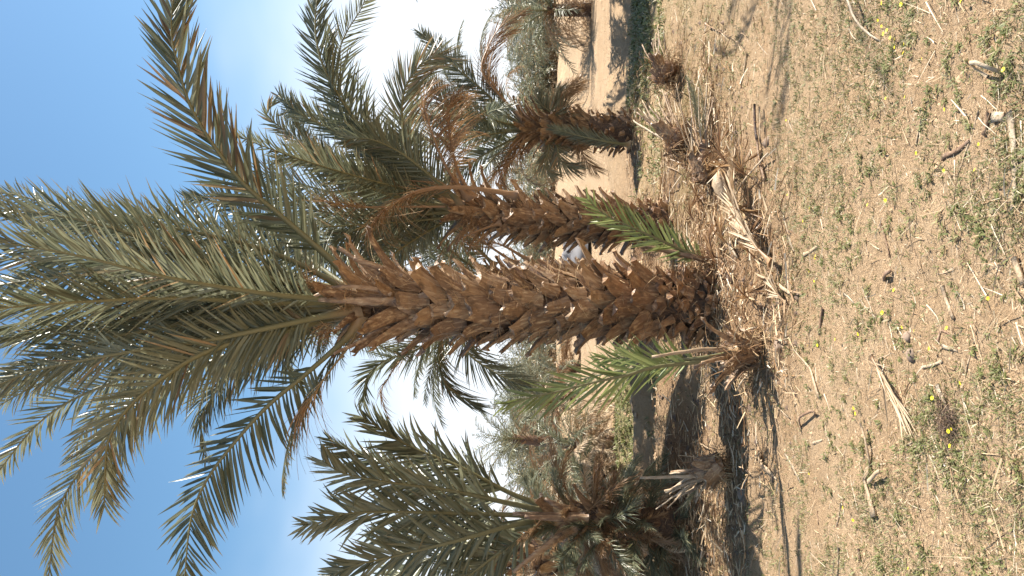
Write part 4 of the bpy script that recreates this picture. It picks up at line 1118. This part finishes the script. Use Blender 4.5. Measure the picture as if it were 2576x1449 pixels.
gstick([(2372, 398), (2410, 378), (2442, 352)], .014, .010, 'dark thick stalk lying among the green weeds', M_DSTICK)
gstick([(2464, 278), (2445, 345), (2408, 445)], .008, .004, 'long thin brown stem leaning across the green weeds', M_STICK)
gstick([(2490, 282), (2478, 340)], .016, .016, 'shaded brown stub lying in the weeds', M_DSTICK)
gstick([(2322, 924), (2350, 917), (2372, 908)], .008, .010, 'short pale stick with a clean cut end', M_PALE)
gstick([(2359, 970), (2374, 1000), (2388, 1030)], .018, .007, 'ragged pale leaf base beside the dark fibre clump', M_PALE, flat=.4)
gstick([(2452, 858), (2428, 950), (2402, 1044)], .006, .005, 'long straight thin stem beside the dark fibre clump', M_STICK)
gstick([(2372, 722), (2386, 760), (2402, 802)], .016, .012, 'thick ochre stalk lying straight on the sand', M_STICK)
gstick([(2370, 871), (2392, 876), (2410, 884)], .013, .004, 'flat pale husk strip near the ochre stalk', M_PALE, flat=.2)
gstick([(2360, 860), (2370, 830), (2400, 850)], .010, .005, 'twisted brown root piece near the flat husk', M_DSTICK)
gstick([(2442, 763), (2468, 793)], .008, .006, 'straw-coloured short stick by the small sand hollow', M_STICK)
gstick([(2170, 722), (2190, 770), (2202, 812)], .007, .005, 'pair of thin pale stems, the straighter one', M_PALE)
gstick([(2161, 750), (2185, 780), (2206, 800)], .005, .004, 'pair of thin pale stems, the bent one', M_PALE)
gstick([(2125, 738), (2150, 762)], .010, .006, 'small bleached chip above the thin stem pair', M_PALE)
gstick([(2007, 880, .02), (2037, 924), (2050, 960), (2064, 1004)], .008, .018, 'dry stalk with side slivers and a wide straw-coloured end', M_STICK)
gstick([(1977, 934), (2000, 1000), (2017, 1086)], .006, .010, 'split brown leaf stalk lying near the clod', M_STICK)
gstick([(2016, 1075), (2026, 1050, .03), (2056, 1034, .02), (2052, 1046)], .012, .010, 'dark hooked root piece lying on straw litter', M_DSTICK)
gstick([(1977, 1144), (1995, 1175), (2014, 1212)], .016, .012, 'flat grey plank-like leaf stalk on the sand', M_PALE, flat=.3)
gstick([(1902, 1140, .02), (1920, 1162, .02), (1940, 1192)], .035, .030, 'flat tan chip of leaf base by the earth ridge', M_STICK, flat=.22, name='leaf_base', cat='leaf base')
gstick([(1940, 1190), (1955, 1206)], .008, .012, 'white splinter at the end of the flat tan chip', M_PALE)
gstick([(2022, 642), (2040, 632), (2057, 620)], .017, .010, 'weathered grey wood chip beside yellow flowers', M_STICK, flat=.3)
gstick([(2217, 563), (2226, 590), (2242, 648)], .012, .006, 'brown and white split stalk on bare sand', M_DSTICK)
gstick([(2240, 590), (2255, 630), (2272, 682)], .003, .003, 'long hair-thin straw stem beside the split stalk', M_PALE)
gstick([(2228, 700), (2240, 690, .02), (2246, 680)], .022, .012, 'brown shadowed leaf base scrap on bare sand', M_DSTICK)
gstick([(2320, 298), (2305, 368)], .010, .007, 'brown stem lying near two yellow flowers', M_STICK)
gstick([(2072, 775), (2066, 810), (2062, 842)], .016, .020, 'dark grey leaf base half buried in the litter', M_DSTICK, flat=.4)
gstick([(2187, 405), (2206, 445)], .006, .004, 'small pale forked strip near green weeds', M_PALE)
gstick([(2226, 150), (2224, 240)], .006, .003, 'upright-looking pale straw between bare patches', M_PALE)
gstick([(2274, 160), (2272, 240)], .004, .003, 'faint brown straw between bare patches', M_STICK)
gstick([(2557, 648), (2578, 715)], .02, .016, 'ochre split stalk by the sand margin', M_STICK)
gstick([(2350, 1350, 0), (2340, 1430)], .004, .004, L1, M_STICK, group=G1)
gstick([(2117, 1265), (2107, 1325)], .011, .008, 'greyish short stalk lying alone on sand', M_STICK)
gstick([(2057, 1285), (2060, 1320)], .008, .006, L2, M_DSTICK, group=G2)
gstick([(2112, 1375), (2107, 1449)], .012, .009, 'thick brown stalk running off along the sand', M_STICK)
gstick([(2162, 1380), (2165, 1410)], .014, .012, L2, M_DSTICK, group=G2)
gstick([(2047, 1115), (2070, 1108)], .012, .008, 'small bright wood sliver on bare sand', M_PALE, flat=.4)
gstick([(2108, 1245), (2122, 1256)], .010, .008, 'tiny pale square chip on sand', M_PALE, flat=.4)
gstick([(2262, 1132), (2302, 1108)], .003, .003, L1, M_PALE, group=G1)
gstick([(2300, 1110), (2332, 1152)], .006, .004, L1, M_PALE, group=G1)
gstick([(2120, 210), (2126, 260), (2132, 300)], .005, .004, L1, M_STICK, group=G1)
gstick([(2105, 170), (2098, 215), (2105, 250)], .004, .004, L1, M_STICK, group=G1)
gstick([(1905, 107), (1938, 145)], .005, .003, L1, M_PALE, group=G1)
gstick([(1906, 180), (1922, 205)], .004, .003, L1, M_PALE, group=G1)
gstick([(2019, 480), (2030, 520)], .004, .003, L1, M_STICK, group=G1)
# tied charred stalk
gstick([(1908, 262, .02), (1909, 320, .02), (1913, 352, .02)], .020, .022, 'charred black and orange stalk lying along the sand', M_BURNT)
gstick([(1915, 352, .02), (1919, 400, .02), (1930, 455, .01)], .020, .024, 'weathered dark stalk continuing behind the charred stalk', M_DSTICK)
gstick([(1920, 268, .02), (1923, 350, .03)], .010, .010, 'pale stem bound against the charred stalk', M_STICK)
gstick([(1850, 508, .03), (1900, 446, .06), (1949, 384, .04)], .011, .009, 'long straight bleached stick slanting over the dead frond', M_PALE)
gstick([(1792, 190, .04), (1788, 300, .03), (1795, 400, .02)], .010, .013, 'long straight straw-coloured cane beside the fallen offshoot', M_STICK)
gstick([(1880, 135, 0), (1866, 210), (1858, 245)], .012, .006, 'brown dry stem on the weedy ground', M_STICK)
for (a_, b_, w, t_) in (((1664, 520), (1700, 440), .02, 'bent bleached stalk at the foot of the second trunk'), ((1700, 455), (1712, 470), .014, 'small white splinter in the litter by the second trunk'),
                        ((1760, 612), (1800, 560), .018, 'dark slanting stalk across the litter'), ((1705, 655), (1742, 660), .02, 'white curved chip at the foot of the young shoot'),
                        ((1800, 545), (1812, 595), .03, 'broad pale husk lying in the litter'), ((1842, 600), (1854, 650), .03, 'pale curved husk beside the dead frond'),
                        ((1745, 505), (1790, 485), .012, 'thin brown stalk crossing the litter'), ((1770, 490), (1784, 545), .010, 'slim pale stalk in the litter'),
                        ((1935, 770), (1965, 790), .016, 'brown splinter in front of the thickest trunk'), ((1908, 690), (1950, 705), .02, 'flat straw-coloured husk in front of the thickest trunk'),
                        ((1900, 720), (1925, 735), .022, 'ragged husk chip below the knobbly trunk foot'), ((1955, 850), (1985, 862), .014, 'pale chip in front of the young offshoot'),
                        ((1965, 715), (2000, 740), .03, 'fan of straw-coloured husk on the sand'), ((1940, 905), (1935, 965), .010, 'thin stalk lying beside the trunk shadow'),
                        ((1885, 940), (1860, 985), .018, 'white chip lying in the trunk shadow'), ((1688, 940), (1730, 960), .012, 'dark twig on the earth ridge'),
                        ((1760, 1110), (1790, 1130), .02, 'grey husk tucked in the earth furrow'), ((1960, 1020), (1990, 1050), .010, 'slim broken stalk beside hooked root')):
    gstick([(*a_, .015), ((a_[0] + b_[0]) / 2 + 3, (a_[1] + b_[1]) / 2, .03), (*b_, .015)], w * .7, w * .5, t_, M_DSTICK if 'dark' in t_ or 'brown' in t_ else M_PALE if ('pale' in t_ or 'white' in t_ or 'bleach' in t_) else M_STICK, flat=.4)

# dead frond lying in front of the second trunk
def ground_frond(pts, label, L, n, wid, tone, th0, th1, name='fallen_frond', cat='palm frond', rw=.012, dry=1., clump=.15, droop=.0, petiole=.1):
    C = catmull([gp(*q[:2]) + Vector((0, 0, q[2])) for q in pts], 24)
    T = nrm(np.gradient(C, axis=0))
    hint = np.cross(T, np.tile(np.array([0, 0, 1.]), (len(C), 1)))
    SEED[0] += 1
    base, rach, verts, q, col = frond_geo(C, hint, L=L, n=n, wid=wid, tone=tone, th0=th0, th1=th1, rw=rw, dry=dry, clump=clump, droop=droop, petiole=petiole, vee=10, jit=14, seed=SEED[0])
    root = obj(name, npmesh('frond_rachis', *rach, True), M_RACHIS, None, Vector(base))
    w = verts.reshape(-1, 3) + base
    low = H(w[:, 0], w[:, 1]) + .008
    w[:, 2] = np.maximum(w[:, 2], low)
    verts = (w - base).reshape(verts.shape)
    obj('leaflets', leaf_mesh('leaflets', verts, q, col), M_LEAF, root, kind='stuff')
    tag(root, label, cat)
    return root
def bleach(r):
    for c in r.children:
        c.data.materials.clear(); c.data.materials.append(M_OLD)
bleach(ground_frond([(1962, 662, .06), (1935, 600, .13), (1908, 530, .15), (1885, 470, .12), (1870, 425, .08), (1862, 395, .05)], 'dead straw-coloured palm frond lying on the litter with leaflets folded along it', .34, 42, .022, .6, 24, 12, clump=.1))
bleach(ground_frond([(2208, 898, .03), (2235, 945, .03), (2262, 1000, .02), (2284, 1056, .01)], 'fan of bleached leaflets from a broken frond on open sand', .26, 10, .014, .8, 14, 8, clump=.2, rw=.006))
bleach(ground_frond([(1986, 760, .03), (1968, 728, .05), (1962, 700, .03)], 'torn straw-coloured leaf fan in front of the thickest trunk', .16, 14, .016, .7, 30, 14, rw=.006))
bleach(ground_frond([(1788, 60, .05), (1866, 100, .06), (1880, 130, .04)], 'bleached leaf scrap on the weedy ground', .12, 10, .012, .7, 24, 14, rw=.006))

rdl = random.Random(77)
for i in range(16):
    px, py = rdl.uniform(1745, 1925), rdl.uniform(400, 760)
    an = rdl.uniform(-.6, .6) + (math.pi / 2 if rdl.random() < .8 else 0)
    ln = rdl.uniform(50, 110)
    q = [(px + ln * .45 * math.cos(an) * t, py - ln * math.sin(an) * t, .03 + .09 * math.sin(t * 3.0)) for t in (0, .33, .66, 1)]
    r = ground_frond(q, 'brown dead frond scrap tangled in the litter between the trunks', .2, 18, .016, rdl.uniform(.2, .8), 26, 12, rw=.008, clump=.2)
    r['group'] = 'dead frond scraps in the litter'

# dark fibre clump on foreground sand
c0 = gp(2388, 1055)
o = obj('fibre_clump', npmesh('fibre_clump', *strands(420, lambda rg_, n_: (rg_.normal(0, 1, (n_, 3)) * np.array([.045, .03, .012]) + np.array([0, 0, .015]), nrm(rg_.normal(0, 1, (n_, 3)) * np.array([1, .8, .5]) + np.array([0, 0, .3]))), (.02, .07), (.0015, .003), 91, .3)), M_DROSS, None, c0)
tag(o, 'dark brown clump of palm fibre lying on the sand', 'palm fibre')

# pale boot shell and severed offshoots
def bulb(name, root, pts, w, m_, seed, flat=.8):
    P = [Vector(q) for q in pts]
    C = catmull(P, 12)
    t = np.linspace(0, 1, 12)
    prof = np.interp(t, [0, .12, .4, .75, 1], [.35, .85, 1, .7, .3]) * w
    T, S, N = frames(C, np.cross(np.gradient(C, axis=0), np.array([0.1, 0, 1.])))
    rg = np.random.default_rng(seed)
    k = 12
    a_ = np.linspace(0, 6.283, k, endpoint=False)
    rr = prof[:, None] * (1 + rg.normal(0, .06, (12, k)))
    V = C[:, None] + S[:, None] * (np.cos(a_) * rr)[..., None] + N[:, None] * (np.sin(a_) * rr * flat)[..., None]
    Q = [(i * k + j, i * k + (j + 1) % k, (i + 1) * k + (j + 1) % k, (i + 1) * k + j) for i in range(11) for j in range(k)]
    V = V.reshape(-1, 3)
    for e in (0, 11):
        V = np.concatenate([V, C[e][None]]); ci = len(V) - 1
        Q += [(e * k + j, e * k + (j + 1) % k, ci, ci) for j in range(k)]
    me = bpy.data.meshes.new(name)
    me.from_pydata([tuple(v) for v in V], [], [tuple(dict.fromkeys(q)) for q in Q])
    for pl in me.polygons:
        pl.use_smooth = True
    return obj(name, me, m_, root)

b0 = gp(1838, 462)
rt = thing('palm_boot', 'smooth pale rounded leaf base boot lying beside the dead frond', 'leaf base', b0)
rt.scale = (.72, .72, .72)
bulb('shell', rt, [(.13, .05, .10), (.02, .02, .12), (-.10, -.02, .09), (-.2, -.05, .04)], .105, M_STICK, 5, .75)
for i in range(5):
    V, Q = stalk_geo([(-.02 - .03 * i, -.06 + .02 * i, .06), (-.12 - .02 * i, -.10 + .03 * i, .05 + .02 * (i % 2)), (-.24, -.14 + .05 * i, .02)], .016, .006, .3, .002, 600 + i)
    obj('splinter', npmesh('splinter', V, Q), M_STICK, rt)
V, Q = stalk_geo([(.1, -.02, .12), (.02, -.1, .1), (-.08, -.14, .06)], .03, .02, .25, .003, 610); obj('torn_sheath', npmesh('torn_sheath', V, Q), M_STUB, rt)

def severed(base_px, dirv, label, ln, seed, nstalk=12, green=5, gl=.7, wid=.12, greendir=None):
    b = gp(*base_px)
    root = thing('severed_offshoot', label, 'palm shoot', b)
    rg = np.random.default_rng(seed); rdd = random.Random(seed)
    dv = Vector(dirv).normalized()
    bulb('bulb', root, [Vector((0, 0, wid * .8)), dv * ln * .12 + Vector((0, 0, wid * .85)), dv * ln * .25 + Vector((0, 0, wid * .8)), dv * ln * .4 + Vector((0, 0, wid * .7))], wid, M_STUBW, seed, .85)
    for i in range(nstalk):
        off = Vector(rg.normal(0, 1, 3)) * wid * .4
        d2 = (dv + Vector(rg.normal(0, .22, 3))).normalized()
        s0 = dv * ln * .15 + off + Vector((0, 0, wid * .8))
        e = s0 + d2 * ln * rdd.uniform(.45, .95)
        e.z = max(e.z, .02 + hz(b.x + e.x, b.y + e.y) - b.z)
        V, Q = stalk_geo([s0, (s0 + e) / 2 + Vector((0, 0, rdd.uniform(0, .04))), e], rdd.uniform(.012, .022), rdd.uniform(.006, .012), .5, .002, seed + i)
        obj('stalk', npmesh('stalk', V, Q), rdd.choice([M_STICK, M_PALE, M_STUB]), root)
    for i in range(16):
        o = obj('leaf_base', rdd.choice(STUBS['knob' if i % 2 else 'mid']), None, root)
        q = dv.to_track_quat('Z', 'Y')
        o.matrix_local = Matrix.Translation(dv * ln * rdd.uniform(0, .2) + Vector((0, 0, wid * .8))) @ q.to_matrix().to_4x4() @ Matrix.Rotation(rdd.uniform(0, 6.28), 4, 'Z') @ Matrix.Translation((wid * .75, 0, 0)) @ Matrix.Rotation(R_(rdd.uniform(5, 40)), 4, 'Y') @ Matrix.Scale(rdd.uniform(.45, .75), 4)
    gd_ = Vector(greendir).normalized() if greendir else dv
    for i in range(green):
        q = (gd_ + Vector(rg.normal(0, .1, 3))).normalized().to_track_quat('Z', 'Y')
        r, lf, _ = rdd.choice(GEN['green'][:2])
        f = obj('frond', r, None, root)
        f.matrix_local = Matrix.Translation(dv * ln * .3 + Vector((0, 0, wid * .8))) @ q.to_matrix().to_4x4() @ Matrix.Rotation(rdd.uniform(0, 6.28), 4, 'Z') @ Matrix.Diagonal((gl * .5, gl * .5, gl * rdd.uniform(.8, 1.1), 1))
        obj('leaflets', lf, None, f, kind='stuff')
    def posf(rg_, n_):
        return rg_.normal(0, 1, (n_, 3)) * wid * .7 + np.array(dv * ln * .12) + np.array([0, 0, wid * .8]), nrm(rg_.normal(0, .7, (n_, 3)) + np.array(dv) * .5)
    obj('fibre', npmesh('fibre', *strands(600, posf, (.05, .2), (.003, .009), seed + 40, .4)), M_FIBRE, root, kind='stuff')
    return root

severed((1795, 462), (1, .05, .03), 'severed palm offshoot lying on its side with a brown bulb and green leaf tips', .95, 801, nstalk=14, green=4, gl=.75, wid=.1)
severed((1712, 200), (.9, .3, .25), 'dark shaggy uprooted palm stump with short pale cut leaves on the weedy ground', .55, 802, nstalk=10, green=0, wid=.17)
severed((1850, 1165), (-.55, .5, .75), 'chopped palm offshoot heap with straw stalks spreading upward and a green leaf bundle', .62, 803, nstalk=18, green=4, gl=.5, wid=.11, greendir=(-.8, .5, .35))
severed((1742, 365), (.5, .5, .3), 'brown fibrous offshoot remains with a spray of pale cut stalks', .7, 804, nstalk=26, green=0, wid=.13)

# loose cut stalks by the severed offshoots
G3 = 'pale cut stalks scattered by the severed offshoots'
L3 = 'pale cut stalk in the scatter beside the severed offshoots'
for i in range(26):
    px, py = rd.uniform(1655, 1775), rd.uniform(225, 430)
    an = rd.uniform(0, 6.28); ln = rd.uniform(15, 42)
    gstick([(px, py, rd.uniform(.01, .08)), (px + ln * .35 * math.cos(an), py + ln * math.sin(an), rd.uniform(.01, .08))], rd.uniform(.007, .014), rd.uniform(.005, .01), L3, rd.choice([M_PALE, M_STICK, M_PALE]), group=G3, name='cut_stalk', cat='cut stalk')

# stones and dark clods at the main trunk's foot
def stone(px, py, s, label, m_, seed, name='stone', cat='stone'):
    b = gp(px, py)
    me = lump((0, 0, 0), s, s * .85, s * .75, seed, m_, name, 5, 9, .3)
    o = obj(name, me, m_, None, b - Vector((0, 0, s * .15)))
    tag(o, label, cat)
stone(1832, 702, .06, 'round dark clod in front of the knobbly trunk foot', M_DROSS, 901, 'earth_clod', 'clod')
stone(1852, 712, .04, 'small dark clod beside the round clod', M_DROSS, 902, 'earth_clod', 'clod')
stone(1812, 690, .035, 'little brown clod close to the trunk foot', M_DROSS, 903, 'earth_clod', 'clod')
stone(1962, 872, .06, 'brown stone before the young offshoot', M_STONE, 904)
stone(2294, 890, .035, 'small round stone with shadow on open sand', M_STONE, 905)
stone(2284, 848, .035, 'pale sandy stone on open sand', M_STONE, 906)
stone(1868, 1243, .055, 'pale stone under the chopped offshoot heap', M_STONE, 907)
stone(1930, 358, .045, 'grey pebble beside the charred stalk', M_STONE, 908)

# ================================================================== scattered litter and weeds (nobody could count them)
def in_view(x, y):
    return np.abs(x) < (y * .375 + .25)

def sample(nmax, dens, ymin, ymax, seed, power=1.0):
    rg = np.random.default_rng(seed)
    y = ymin * (ymax / ymin) ** (rg.random(nmax) ** power)
    x = (rg.random(nmax) * 2 - 1) * (y * .42 + .3)
    keep = rg.random(nmax) < dens(x, y)
    return x[keep], y[keep]

# herbs
def herb_variant(seed):
    rg = np.random.default_rng(seed)
    nl = int(rg.integers(9, 17))
    Vs, Cs = [], []
    for i in range(nl):
        a_ = rg.uniform(0, 6.28); el = rg.uniform(.1, 1.2); ln = rg.uniform(.018, .05); w = rg.uniform(.002, .0045)
        d = np.array([math.cos(a_) * math.cos(el), math.sin(a_) * math.cos(el), math.sin(el)])
        sd_ = np.array([-math.sin(a_), math.cos(a_), 0])
        st = rg.normal(0, .012, 3); st[2] = abs(st[2]) * .6
        tone = rg.random()
        dry_ = float(rg.random() < .12) * .8
        for t, ww in ((0, .6), (.5, 1.), (1., .15)):
            c_ = st + d * ln * t + np.array([0, 0, -.35 * ln * t * t])
            Vs += [c_ + sd_ * w * ww, c_ - sd_ * w * ww]; Cs += [(tone, t * .6, dry_)] * 2
    q = []
    for i in range(nl):
        b = i * 6
        q += [(b, b + 1, b + 3, b + 2), (b + 2, b + 3, b + 5, b + 4)]
    return np.array(Vs), np.array(q), np.array(Cs)
HV = [herb_variant(1000 + i) for i in range(9)]

def scatter(vars_, x, y, sc, seed, zoff=0., tiltamt=.15):
    rg = np.random.default_rng(seed)
    z = H(x, y)
    parts = []
    which = rg.integers(0, len(vars_), len(x))
    for v, (V_, Q_, C_) in enumerate(vars_):
        ii = np.where(which == v)[0]
        if not len(ii):
            continue
        a_ = rg.uniform(0, 6.28, len(ii)); s = sc[ii]
        ca, sa = np.cos(a_), np.sin(a_)
        P = np.zeros((len(ii), len(V_), 3))
        P[..., 0] = (V_[None, :, 0] * ca[:, None] - V_[None, :, 1] * sa[:, None]) * s[:, None] + x[ii][:, None]
        P[..., 1] = (V_[None, :, 0] * sa[:, None] + V_[None, :, 1] * ca[:, None]) * s[:, None] + y[ii][:, None]
        P[..., 2] = V_[None, :, 2] * s[:, None] + z[ii][:, None] + zoff
        Qm = (Q_[None] + (np.arange(len(ii)) * len(V_))[:, None, None]).reshape(-1, Q_.shape[1])
        Cm = np.tile(C_[None], (len(ii), 1, 1)).copy()
        Cm[..., 0] = np.clip(Cm[..., 0] * .6 + rg.normal(.2, .15, len(ii))[:, None], 0, 1)
        parts.append((P.reshape(-1, 3), Qm, Cm.reshape(-1, 3)))
    return join(parts)

x, y = sample(20000, lambda x, y: np.clip(green_amt(x, y) ** 1.6 * .5 * sstep(.35, .75, vnoise(x * 7, y * 7, 67)) + .035, 0, 1) * (1 - .8 * litter_amt(x, y)), 2.2, 12, 71, 1.0)
V, Q, C_ = scatter(HV, x, y, rng.uniform(.35, .85, len(x)) * (1 + .07 * y), 72)
o = obj('green_weeds', npmesh('green_weeds', V, Q, C_), M_HERB, kind='stuff')
tag(o, 'short green weeds growing in patches over the sand', 'weeds')
def sprig(seed):
    rg = np.random.default_rng(seed)
    Vs, Cs, q = [], [], []
    for i in range(5):
        a_ = rg.uniform(0, 6.28); el = rg.uniform(.15, 1.1); ln = rg.uniform(.008, .022); w = rg.uniform(.0011, .002)
        d = np.array([math.cos(a_) * math.cos(el), math.sin(a_) * math.cos(el), math.sin(el)]); sd_ = np.array([-math.sin(a_), math.cos(a_), 0])
        st = rg.normal(0, .008, 3); st[2] = 0
        dr_ = float(rg.random() < .4)
        Vs += [st + sd_ * w, st - sd_ * w, st + d * ln - sd_ * w * .3, st + d * ln + sd_ * w * .3]; Cs += [(rg.random(), .5, dr_)] * 4
        q.append((i * 4, i * 4 + 1, i * 4 + 2, i * 4 + 3))
    return np.array(Vs), np.array(q), np.array(Cs)
x, y = sample(33000, lambda x, y: np.clip(.10 + .9 * sstep(.38, .62, .6 * vnoise(x * 1.6, y * 1.6, 68) + .4 * vnoise(x * 5, y * 5, 69)), 0, 1) * (1 - .8 * litter_amt(x, y)), 2.15, 9.5, 77, 1.0)
V, Q, C_ = scatter([sprig(1100 + i) for i in range(10)], x, y, rng.uniform(.7, 1.5, len(x)) * (1 + .05 * y), 78)
o = obj('fine_weeds', npmesh('fine_weeds', V, Q, C_), M_HERB, kind='stuff')
tag(o, 'fine pale sprigs and dry seedlings covering the sand', 'weeds')
x, y = sample(9000, lambda x, y: np.clip(green_amt(x, y) * 1.2, 0, 1), 9.5, 19, 73)
V, Q, C_ = scatter(HV, x, y, rng.uniform(1.8, 3.6, len(x)), 74)
o = obj('green_grass', npmesh('green_grass', V, Q, C_), M_HERB, kind='stuff')
tag(o, 'green grassy growth on the strips behind the palms', 'grass')

# straw slivers
def straw(n_, dens, y0, y1, seed, lr, wr, lift, name, label, power=1.1, mt_=None):
    x, y = sample(n_, dens, y0, y1, seed, power)
    k = len(x); z = H(x, y)
    V, Q, C_ = strands(k, lambda rg_, n2: (np.stack([x, y, z + .004 + rg_.random(n2) * lift], 1), nrm(rg_.normal(0, 1, (n2, 3)) * np.array([1.3, 1, .12]))), lr, wr, seed, .05, 3)
    zz = H(V[:, 0], V[:, 1]) + .003
    V[:, 2] = np.maximum(V[:, 2], zz)
    o = obj(name, npmesh(name, V, Q, C_), mt_ or M_STRAW, kind='stuff')
    tag(o, label, 'litter')
straw(22000, lambda x, y: .35 + .65 * vnoise(x * 1.4, y * 1.4, 81), 2.1, 9.5, 82, (.012, .05), (.0014, .003), .006, 'straw_bits', 'fine straw bits strewn over the sand')
straw(2600, lambda x, y: .25 + .75 * vnoise(x * .9, y * .9, 83), 2.1, 12, 84, (.05, .18), (.002, .006), .012, 'leaf_strips', 'longer dry leaf strips strewn over the ground')
straw(30000, lambda x, y: litter_amt(x, y), 4.8, 13, 86, (.03, .16), (.003, .010), .05, 'palm_litter', 'matted brown palm litter around the trunks', mt_=M_FIBRE)
straw(13000, lambda x, y: litter_amt(x, y), 4.8, 13, 88, (.04, .2), (.004, .014), .06, 'husk_chips', 'pale husk chips in the litter around the trunks')

# crumbs of soil
def crumb(seed):
    rg = np.random.default_rng(seed)
    V_ = np.array([(1, 0, 0), (0, 1, 0), (-1, 0, 0), (0, -1, 0), (0, 0, .8), (0, 0, -.4)], float) * rg.uniform(.6, 1.2, (6, 1))
    Q_ = np.array([(0, 1, 4), (1, 2, 4), (2, 3, 4), (3, 0, 4)])
    return V_, Q_, np.tile(rg.random(3)[None], (6, 1))
x, y = sample(30000, lambda x, y: .35 + .65 * vnoise(x * 1.8, y * 1.8, 91), 2.1, 8, 92)
V, Q, C_ = scatter([crumb(i) for i in range(6)], x, y, rng.exponential(.0022, len(x)) + .002, 93)
o = obj('soil_crumbs', npmesh('soil_crumbs', V, Q, C_), M_CLOD, kind='stuff')
tag(o, 'small crumbs of sandy soil over the ground', 'soil')
x, y = sample(9000, lambda x, y: .3 + .7 * vnoise(x * .8, y * .8, 96), 9, 34, 97)
V, Q, C_ = scatter([crumb(i) for i in range(6)], x, y, rng.exponential(.010, len(x)) + .008, 98)
o = obj('field_clods', npmesh('field_clods', V, Q, C_), M_CLOD, kind='stuff')
tag(o, 'sandy clods over the bare field strips', 'soil')
x, y = sample(5000, lambda x, y: litter_amt(x, y), 4.8, 11, 94)
V, Q, C_ = scatter([crumb(i) for i in range(6)], x, y, rng.exponential(.009, len(x)) + .006, 95)
o = obj('rubble', npmesh('rubble', V, Q, C_), M_DROSS, kind='stuff')
tag(o, 'dark crumbs of rotted bark around the trunk feet', 'rubble')

# ================================================================== yellow flowers
pf = []
for k_ in range(7):
    a_ = k_ * 2 * math.pi / 7
    ca, sa = math.cos(a_), math.sin(a_)
    q = [(.002, -.0022, .045), (.010, -.004, .047), (.012, 0, .046), (.010, .004, .047), (.002, .0022, .045)]
    pf.append([(x_ * ca - y_ * sa, x_ * sa + y_ * ca, z_) for x_, y_, z_ in q])
me_p = bpy.data.meshes.new('petals')
me_p.from_pydata([v for p_ in pf for v in p_], [], [tuple(range(i * 5, i * 5 + 5)) for i in range(7)])
me_p.materials.append(M_YELLOW)
Vst, Qst = stalk_geo([(0, 0, -.005), (.002, .001, .02), (0, 0, .045)], .0012, .001, 1, .0002, 3)
cst = np.zeros((len(Vst), 3)); cst[:, 0] = .5
me_s = npmesh('stem', Vst, Qst, cst); me_s.materials.append(M_HERB)
FL = [(1090, 15), (690, 10), (780, 25), (650, 97), (670, 130), (705, 160), (695, 175), (745, 235), (750, 205), (720, 200), (800, 280), (887, 285), (695, 497), (795, 495), (640, 585), (1003, 545), (858, 765),
      (992, 858), (1303, 365), (1173, 722), (190, 985), (300, 1005), (310, 1050), (282, 1112), (700, 1005), (607, 1045), (340, 1295), (330, 1288), (310, 1370), (770, 1362), (185, 608), (645, 165), (795, 215), (1150, 865), (330, 1410)]
FL2 = [(740, 20), (683, 130), (783, 187), (845, 215), (1012, 218), (925, 310), (1087, 465), (935, 560), (1028, 700), (1023, 720), (1033, 803), (535, 595), (553, 630), (447, 258), (350, 287), (303, 297), (488, 1108), (523, 1163),
       (735, 1368), (815, 1420), (303, 930), (1215, 53), (565, 222), (297, 1000)]
for (fx, fy) in [(1887 + a_ * .5, b_ * .5) for a_, b_ in FL] + [(1887 + a_ * .5, 724.5 + b_ * .5) for a_, b_ in FL2]:
    p_ = gp(fx + 8, fy)
    r = thing('yellow_flower', 'small yellow daisy-like flower on a short stem in the weeds', 'flower', p_, 'yellow flowers dotted over the sand')
    s = rd.uniform(.55, .85)
    r.scale = (s, s, s); r.rotation_euler = (rd.uniform(-.2, .5), rd.uniform(-.3, .3), rd.uniform(0, 6))
    obj('petals', me_p, None, r); obj('stem', me_s, None, r)
